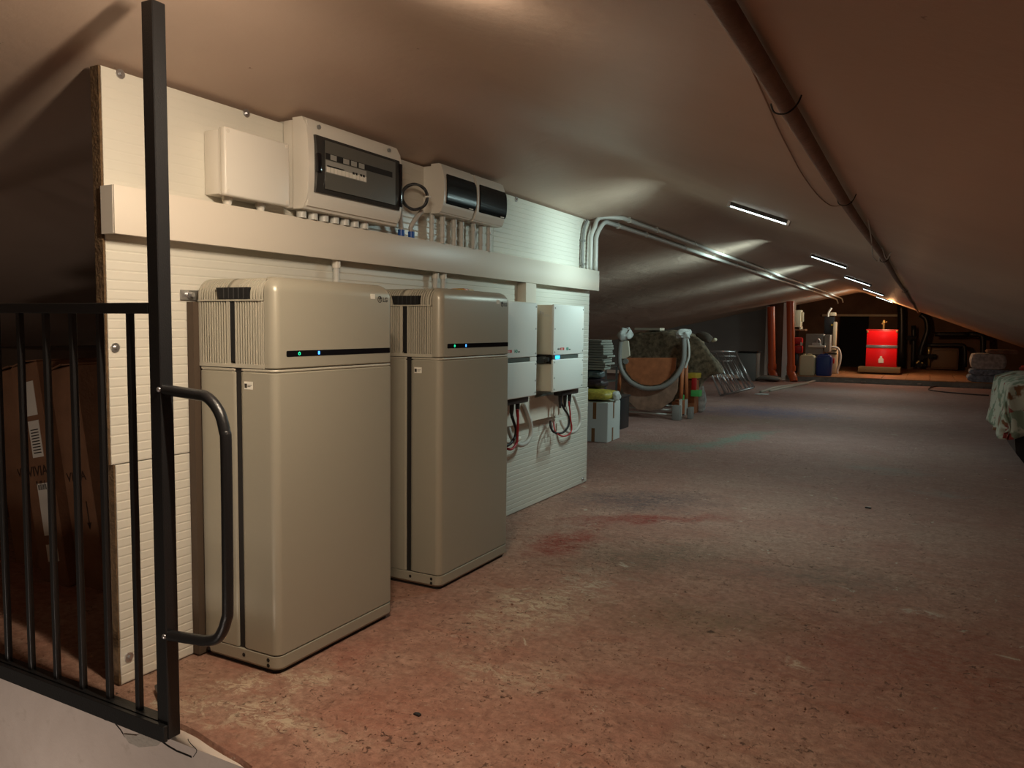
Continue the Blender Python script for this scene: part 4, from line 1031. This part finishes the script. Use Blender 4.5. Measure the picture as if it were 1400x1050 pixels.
rack([(958, 470), (1004, 471), (1030, 520), (985, 531)], 'larger metal drying rack leaning in front, nearest the fabric', 5, 11.4)
rack([(966, 474), (1006, 475), (1031, 517), (992, 527)], 'metal drying rack sandwiched in the middle of the leaning racks', 7, 11.65)
rack([(974, 478), (1000, 478), (1026, 515), (1002, 522)], 'rearmost small metal drying rack, nearest the grey wall', 5, 11.9)
t = thing('dark_bin', 'dark mesh bin standing behind the drying racks against grey wall', 'bin', at(1019, 513, 15.2)*1)
t.location.z = 0
a_ = at(1010, 500, 15.2); b_ = at(1034, 483, 15.2)
bm = B(); box(bm, a_.x-t.location.x, b_.x-t.location.x, 0, .4, 0, b_.z, .01, 2); obj('body', bm, M_conduitd, t, True, auto=35)
bm = B(); box(bm, a_.x-t.location.x-.02, b_.x-t.location.x+.02, -.02, .42, b_.z, b_.z+.03, .01, 2); obj('rim', bm, M_dark, t, True, auto=35)

# drain pipes and boards near the pier
def drain(px, top, bot, Y, r, label):
    p0 = at(px, bot, Y); p1 = at(px-1, top, Y)
    t = thing('drain_pipe', label, 'pipe', (p0.x, Y, 0))
    zt = ceil_z(p1.x-r)-.03
    bm = B(); cyl(bm, (0, 0, .22), (p1.x-p0.x, 0, zt), r, 18); obj('pipe', bm, M_orange, t, True, auto=40)
    bm = B(); cyl(bm, (0, 0, .20), (0, 0, .30), r*1.18, 18); tube(bm, smooth_path([(0, 0, .26), (0, -.01, .16), (.05, -.05, .08), (.07, -.08, 0)], 5), r*1.05, 16); obj('elbow', bm, M_orange, t, True, auto=60)
drain(1055, 425, 517, 16.04, .072, 'left orange drain pipe standing by the grey wall')
drain(1081, 422, 520, 15.6, .070, 'right orange drain pipe at the corner of the step')
for (x0, x1, Y, lb) in ((1045.5, 1050, 16.17, 'narrow white board left of the orange drain pipes'), (1069, 1076, 16.17, 'wider white board between the two orange drain pipes')):
    a_ = at(x0, 500, Y); b_ = at(x1, 500, Y); o = bx('white_board', a_.x, b_.x, Y-.04, Y+.0, 0, ceil_z(a_.x)-.01, M_whitebd, None, .004); tag(o, lb, 'board')
heap('cement_heap', 'low heap of cement rubble at the foot of the drain pipes', 'rubble', [(1030, 519), (1040, 514), (1060, 513), (1070, 518), (1065, 521)], 15.3, .4, M_cement, 3, .02, 4)
t = thing('floor_hose', 'pale flat hose lying on the floor before the step', 'hose', (-2, 14, 0))
bm = B(); tube(bm, smooth_path([atz(*q)+Vector((0, 0, .014)) for q in [(1118, 521), (1100, 525), (1080, 528), (1060, 531), (1047, 535), (1040, 537)]], 6), .022, 8); tube(bm, smooth_path([atz(*q)+Vector((0, 0, .014)) for q in [(1105, 525), (1085, 529), (1065, 533), (1052, 536)]], 6), .02, 8)
obj('hose', LT(bm, t), mat('pale_hose', (.42, .36, .30), .7), t, True)
o = heap('powder_pile', 'small pile of pale powder on the floor by the hose end', 'powder', [(1027, 539.5), (1036, 536), (1048, 536.5), (1056, 539)], atz(1040, 539).y, .25, M_whitebd, 5, .004, 3)
for v in o.data.vertices: v.co.z = max(.002, v.co.z*.4)

# ------------------------------------------------------------------ boiler room contents
PZ = .107
def jerry(x0, x1, y0, Y, m, label):
    a_ = at(x0, 500, Y); b_ = at(x1, 500, Y); zt = at(x0, y0, Y).z
    t = thing('jerrican', label, 'jerrican', ((a_.x+b_.x)/2, Y, PZ)); wd = (b_.x-a_.x)/2; h = zt-PZ
    bm = B(); loft_z(bm, [([(x*s, y*s) for x, y in rounded_poly(-wd, wd, -.10, .10, .05, k=4)], z) for s, z in ((.9, 0), (1, .02), (1, h*.5), (1, h*.86), (.93, h*.94), (.75, h)) ])
    obj('body', bm, m, t, True, auto=50)
    bm = B(); cyl(bm, (-wd*.4, 0, h-.005), (-wd*.4, 0, h+.02), .028, 14); obj('cap', bm, m, t, True, auto=35)
    bm = B(); tube(bm, smooth_path([(-wd*.1, 0, h-.01), (0, 0, h+.012), (wd*.4, 0, h+.012), (wd*.55, 0, h-.01)], 4), .012, 8); obj('handle', bm, m, t, True)
jerry(1093, 1115, 485, 15.98, M_jwhite, 'milky white jerrican standing on the step')
jerry(1116, 1137.5, 485, 16.0, M_jblue, 'dark blue jerrican standing on the step')
def pb(par, name, x0, x1, y0, y1, m, Y, d, bev=.006, label=None):
    a_ = at(x0, y1, Y); b_ = at(x1, y0, Y); o = par.location if par else Vector((0, 0, 0))
    bm = B(); box(bm, a_.x-o.x, b_.x-o.x, Y-o.y, Y+d-o.y, max(PZ, a_.z)-o.z, b_.z-o.z, bev, 2)
    return obj(name, bm, m, par, True, auto=35, label=label)
t = thing('grey_cabinet', 'grey sink cabinet on a dark base behind the jerricans', 'cabinet', (-2.0, 16.6, PZ))
pb(t, 'cabinet_body', 1101, 1126, 457, 484, M_cabinet, 16.35, .3); pb(t, 'side_door', 1126.5, 1135, 458, 481, mat('cabinet_side', (.34, .31, .26), .5), 16.35, .3)
pb(t, 'dark_base', 1101, 1128, 484, 512, M_blackpl, 16.4, .25); pb(t, 'shelf_edge', 1105, 1128, 472.5, 474.6, M_sticker, 16.22, .12); pb(t, 'tray', 1110, 1122, 469, 472, M_conduit, 16.22, .1)
bm = B(); tube(bm, smooth_path([at(*q, 16.25)-t.location for q in [(1117, 472), (1117, 466), (1119, 463), (1122, 470)]], 5), .012, 8); obj('tap', bm, M_chrome, t, True)
t = thing('wall_cabinet', 'cream wall cupboard high behind the right drain pipe', 'cabinet', at(1088, 440, 16.9)*1)
pb(t, 'cupboard_body', 1082, 1095, 424, 447, M_cream, 16.9, .3); pb(t, 'cupboard_door', 1095, 1099, 427, 440, M_cream, 16.95, .05); pb(t, 'shelf_board', 1080, 1101, 450, 452, M_card, 16.95, .3); pb(t, 'side_board', 1092.5, 1095, 446, 451, M_cream, 16.94, .3)
t = thing('red_canister', 'red canister with a white knob on the shelf behind the drain pipe', 'canister', at(1090, 480, 16.6)*1)
pb(t, 'upper_shell', 1084, 1096.5, 461.5, 471, M_redpl, 16.6, .2, .03); pb(t, 'lower_shell', 1084, 1096.5, 472.5, 483, M_redpl, 16.6, .2, .03); pb(t, 'knob', 1094, 1097, 468, 472.5, M_sticker, 16.57, .04)
pb(t, 'stand', 1083, 1091, 484, 513, M_blackpl, 16.62, .2)
t = thing('water_filter', 'cream and black water softener with a hose beside the doorway', 'filter', (at(1140, 500, 16.9).x, 16.9, PZ))
pb(t, 'column', 1137.5, 1144.5, 440, 478, M_cream, 17.1, .08, .02); pb(t, 'head', 1134, 1143, 427, 432, M_cream, 17.1, .12, .02); pb(t, 'black_unit', 1126, 1141, 432, 457, M_blackpl, 17.15, .2, .02); pb(t, 'yellow_mark', 1136, 1142, 443, 445.5, M_yelpl, 17.12, .03)
pb(t, 'tank', 1127, 1145, 478, 512, M_cream, 16.9, .25, .03); pb(t, 'red_strip', 1138.5, 1141, 490, 497, M_redpl, 16.88, .03)
for z in (474, 478, 483): pb(t, 'tank_ring', 1128, 1144, z, z+1.2, M_dark, 16.88, .02, 0)
bm = B(); tube(bm, smooth_path([at(*q, 16.8)-t.location for q in [(1120, 472), (1135, 474), (1145, 476), (1149, 484), (1148, 497), (1145, 505), (1145, 511)]], 5), .022, 8); obj('hose', bm, M_conduit, t, True)
bm = B(); tube(bm, smooth_path([at(*q, 17.05)-t.location for q in [(1132, 433), (1133, 427), (1137, 421)]], 5), .02, 8); obj('spout', bm, M_sticker, t, True)
# red boiler on its plinth
t = thing('boiler', 'bright red boiler with a cream emblem standing on a low plinth', 'boiler', (at(1205, 505, 17.4).x, 17.4, PZ)); ZP = .165
YB = 17.45
pb(t, 'plinth', 1172.5, 1231, 503, 508.5, mat('plinth_wood', (.17, .12, .055), .6), 17.25, .55, .01)
a_ = at(1183.5, 502, YB); b_ = at(1225.5, 451, YB)
def bb(name, x0, x1, y0, y1, m, dy=0, d=.5, bev=.012): return pb(t, name, x0, x1, y0, y1, m, YB+dy, d, bev)
bb('upper_door', 1184.5, 1227.5, 452, 472.2, M_boiler); bb('trim_band', 1184, 1227, 472.4, 475.2, M_chrome, -.01, .5, .002); bb('lower_door', 1183, 1226.5, 475.4, 501, M_boiler)
bb('top_cap', 1184, 1228, 450.5, 452.2, mat('boiler_cap', (.40, .02, .02), .3)); bb('base_foot', 1192, 1226, 501, 503.2, M_boiler, .02, .4, .002); bb('base_gap', 1184, 1192, 499.8, 503, M_dark, .03, .3, 0)
for x in (1185, 1225): bb('corner_trim', x, x+2.4, 451.6, 454.6, M_brass, -.012, .02, .001)
bm = B(); q = [(1201, 496), (1208, 496), (1208, 491), (1206, 489), (1206, 487), (1203, 487), (1203, 489), (1201, 491)]
prism(bm, [(at(*c, YB).x-t.location.x, at(*c, YB).z-t.location.z) for c in q], 'Y', YB-t.location.y-.012, YB-t.location.y); obj('emblem', bm, M_sticker, t)
bm = B(); c0 = at(1208, 451, YB+.2)-t.location; c1_ = at(1208.5, 441, YB+.2)-t.location; cyl(bm, c0, c1_, .022, 12); cyl(bm, c1_, c1_+Vector((0, 0, .05)), .035, 12, .02); cyl(bm, c1_+Vector((-.04, 0, -.03)), c1_+Vector((.06, 0, .02)), .012, 8)
obj('air_valve', bm, M_brass, t, True, auto=40)
# heating pipework
t = thing('heating_pipes', 'black insulated heating pipework on the wall right of the boiler', 'pipe', (at(1265, 500, 20.2).x, 20.2, PZ))
def HP(pts, r, m=M_blackpl, nm='pipe', Y=20.1):
    bm = B(); tube(bm, smooth_path([at(a_, b_, Y)-t.location for a_, b_ in pts], 3), r, 10); obj(nm, bm, m, t, True)
HP([(1258, 430), (1266, 436), (1268, 450), (1265, 462), (1259, 480), (1257, 500)], .06); HP([(1232, 415), (1233, 440), (1232, 502)], .09); HP([(1278, 457), (1300, 457), (1325, 457)], .05); HP([(1325, 457), (1341, 458), (1344, 464), (1344, 490)], .06)
HP([(1268, 472), (1290, 472), (1314, 472), (1319, 477), (1319, 502)], .045); HP([(1249, 445), (1249, 470), (1248, 502)], .05); HP([(1270, 472), (1270, 500)], .03, M_brass, 'valve_stem')
bm = B()
for q in ((1256, 488), (1268, 487), (1240, 462), (1254, 499)):
    c = at(*q, 20.0)-t.location; cyl(bm, c, c+Vector((.18, 0, 0)), .05, 12); cyl(bm, c+Vector((.05, -.08, 0)), c+Vector((.05, -.02, 0)), .06, 12)
obj('valve', bm, M_dark, t, True, auto=40)
bm = B()
for q in ((1253, 497), (1258, 499)):
    c = at(*q, 19.95)-t.location; cyl(bm, c, c+Vector((.05, 0, .06)), .03, 10)
obj('brass_fitting', bm, M_brass, t, True, auto=40)
t = thing('expansion_vessel', 'dim brown tank standing among the pipes at the back wall', 'tank', (at(1283, 500, 20.0).x, 20.0, PZ))
pb(t, 'vessel_body', 1272, 1312, 476, 505, mat('dim_tank', (.16, .09, .05), .6), 20.1, .3, .04); pb(t, 'vessel_door', 1275, 1309, 480, 502, mat('dim_tank_door', (.19, .11, .06), .6), 20.08, .03, .01)

# ------------------------------------------------------------------ right side
names = ['lowest pale blue blanket of the folded pile by the step', 'middle blue patterned blanket of the folded pile by the step', 'upper thick grey quilt on the folded pile by the step', 'topmost brownish cover on the folded pile by the step']
zb = PZ
for i, (h, m, x0, x1) in enumerate([(.125, M_linenb, 1323, 1392), (.10, M_linenb, 1325, 1388), (.28, M_linen, 1327, 1376), (.07, M_brownfab, 1348, 1392)]):
    a_ = at(x0, 500, 15.95).x; b_ = at(x1, 500, 15.95).x; bm = B(); box(bm, a_, b_, 15.88, 16.4, zb, zb+h-.004)
    bmesh.ops.subdivide_edges(bm, edges=bm.edges[:], cuts=9, use_grid_fill=True)
    cxm, czm = (a_+b_)/2, zb+h/2
    for v in bm.verts:
        dx = (v.co.x-cxm)/((b_-a_)/2); dz = (v.co.z-czm)/(h/2)
        v.co.x = cxm+(v.co.x-cxm)*(1-.10*dz*dz); v.co.z = czm+(v.co.z-czm)*(1-.12*dx**4)
        n = noise.noise_vector(v.co*6+Vector((i*4, 0, 0)))*.018; v.co += Vector((n.x, n.y, n.z*.15))
    o = obj('folded_blanket', bm, m, None, True); tag(o, names[i], 'blanket', 'folded blankets by the step'); zb += h
t = thing('red_drum', 'dark red drum at the right edge beyond the blankets', 'drum', (1.62, 15.3, 0))
bm = B(); lathe(bm, [(.28, 0), (.30, .02), (.29, .25), (.305, .27), (.29, .29), (.29, .36), (.30, .40), (.28, .42)]); obj('barrel', bm, mat('drum_red', (.22, .008, .015), .4), t, True, auto=40)
bm = B(); lathe(bm, [(.27, .42), (.27, .44)], n=20); obj('lid', bm, M_redpl, t)
t = thing('floor_cable', 'thin dark cable looping on the floor before the blanket pile', 'cable', (0, 14, 0))
bm = B(); tube(bm, smooth_path([atz(*q)+Vector((0, 0, .01)) for q in [(1352, 541.5), (1335, 540.5), (1310, 538.5), (1285, 536), (1272, 534), (1270, 532), (1276, 529.5), (1290, 527.5), (1310, 526.5)]], 6), .011, 6)
obj('cable', LT(bm, t), M_redcab if False else mat('floor_cable_brown', (.06, .03, .03), .6), t, True)
# low black case with a floral cloth thrown over it
t = thing('black_case', 'low black case under the floral cloth at the right edge', 'case', (.60, 6.75, 0))
bm = B(); prism(bm, [(-.02, .30), (.0, .10), (.06, .02), (.10, 0), (1.0, 0), (1.0, .40), (-.02, .40)], 'Y', .05, 1.55); obj('shell', bm, M_blackpl, t)
bm = B(); box(bm, -.035, 1.01, .03, 1.57, .36, .42, .01, 2); obj('lid', bm, M_blackpl, t, True, auto=35)
bm = B(); nx, ny = 60, 70; vs = {}
def cloth(u, v):
    # u: 0 hem on the left .. 1 over the top to the right; v: along Y
    s = u*1.35; y = 6.66+v*1.62+.03*math.sin(u*9+v*4)
    hem = .40+.10*noise.noise(Vector((v*5, 1, 0))); fold = math.sin(v*34+2.2*noise.noise(Vector((v*6, u*2, 0))))
    if s < hem: 
        k = s/hem; x = .50+.030*fold*(1-k*.6)+.04*k; z = .22+(.60-.22)*k+.03*noise.noise(Vector((v*9, 0, 4)))*(1-k)
    else:
        d = s-hem; x = .54+d*.98+.012*fold*max(0, 1-d*3); z = .60+.05*math.sin(min(1, d*5)*PI/2)+.012*noise.noise(Vector((d*9, v*9, 0)))
        z = min(z, ceil_z(x)-.02)
    # the near end hangs down too
    if v < .12:
        k = v/.12; y = 6.66+.195*k*.4+.02*math.sin(s*40); zz = z
        z = min(z, .24+(z-.24)*k+.03*math.sin(s*13)*(1-k))
    return Vector((x, y, z))
for i in range(nx+1):
    for j in range(ny+1): vs[i, j] = bm.verts.new(cloth(i/nx, j/ny))
for i in range(nx):
    for j in range(ny): bm.faces.new((vs[i, j], vs[i+1, j], vs[i+1, j+1], vs[i, j+1]))
o = obj('floral_cloth', bm, M_floral, None, True); tag(o, 'floral cream cloth draped in folds over the low black case', 'cloth')
sm = o.modifiers.new('thickness', 'SOLIDIFY'); sm.thickness = .006

# ------------------------------------------------------------------ grit and chips on the slab
bm = B()
for k in range(1500):
    x = random.gauss(-.75, .5); y = 1.3+abs(random.gauss(0, .9))
    if x < -1.5 or x > 1 or (y < 1.24 and x < -1.2): continue
    if -1.9 < x < -1.56: continue
    s = random.uniform(.0010, .0028)*(1+(random.random() > .96)*1.3)
    mt = Matrix.Translation((x, y, s*.4)) @ Matrix.Rotation(random.uniform(0, 6), 4, 'Z') @ Matrix.Scale(s, 4) @ Matrix.Diagonal((1, random.uniform(.5, 1), .6, 1))
    bmesh.ops.create_icosphere(bm, subdivisions=1, radius=1, matrix=mt)
o = obj('floor_grit', bm, mat('grit', (.24, .12, .08), .9, var=.4, vscale=60)); tag(o, 'loose grit scattered over the red concrete floor', 'grit', kind='stuff')
for (px, py, s, lb) in ((571, 978, .010, 'dark angular chip on the floor in front of the nearer battery'), (1187, 695, .016, 'dark splinter lying alone on the open floor')):
    p_ = atz(px, py); bm = B(); prism(bm, [(-s, -s*.5), (s*.8, -s*.6), (s, .2*s), (.1*s, s*.5), (-.8*s, s*.3)], 'Z', 0.0005, s*.55)
    for v in bm.verts: v.co += Vector((p_.x, p_.y, 0))
    o = obj('floor_chip', bm, M_blackpl); tag(o, lb, 'chip')

# tiny joined pieces (screws, printed lines, clips a few pixels across) are real geometry kept in one part each
for o in bpy.data.objects:
    if o.parent and o.type == 'MESH' and o.name.split('.')[0] in ('cover_screw', 'corner_screw', 'screw_hole', 'label_print', 'handle_rib', 'breaker_lever', 'flank_mark', 'crack', 'brass_fitting', 'nail', 'foam_edge', 'arrow_print', 'valve', 'shelf_post', 'seam_ridge'):
        o['kind'] = 'stuff'
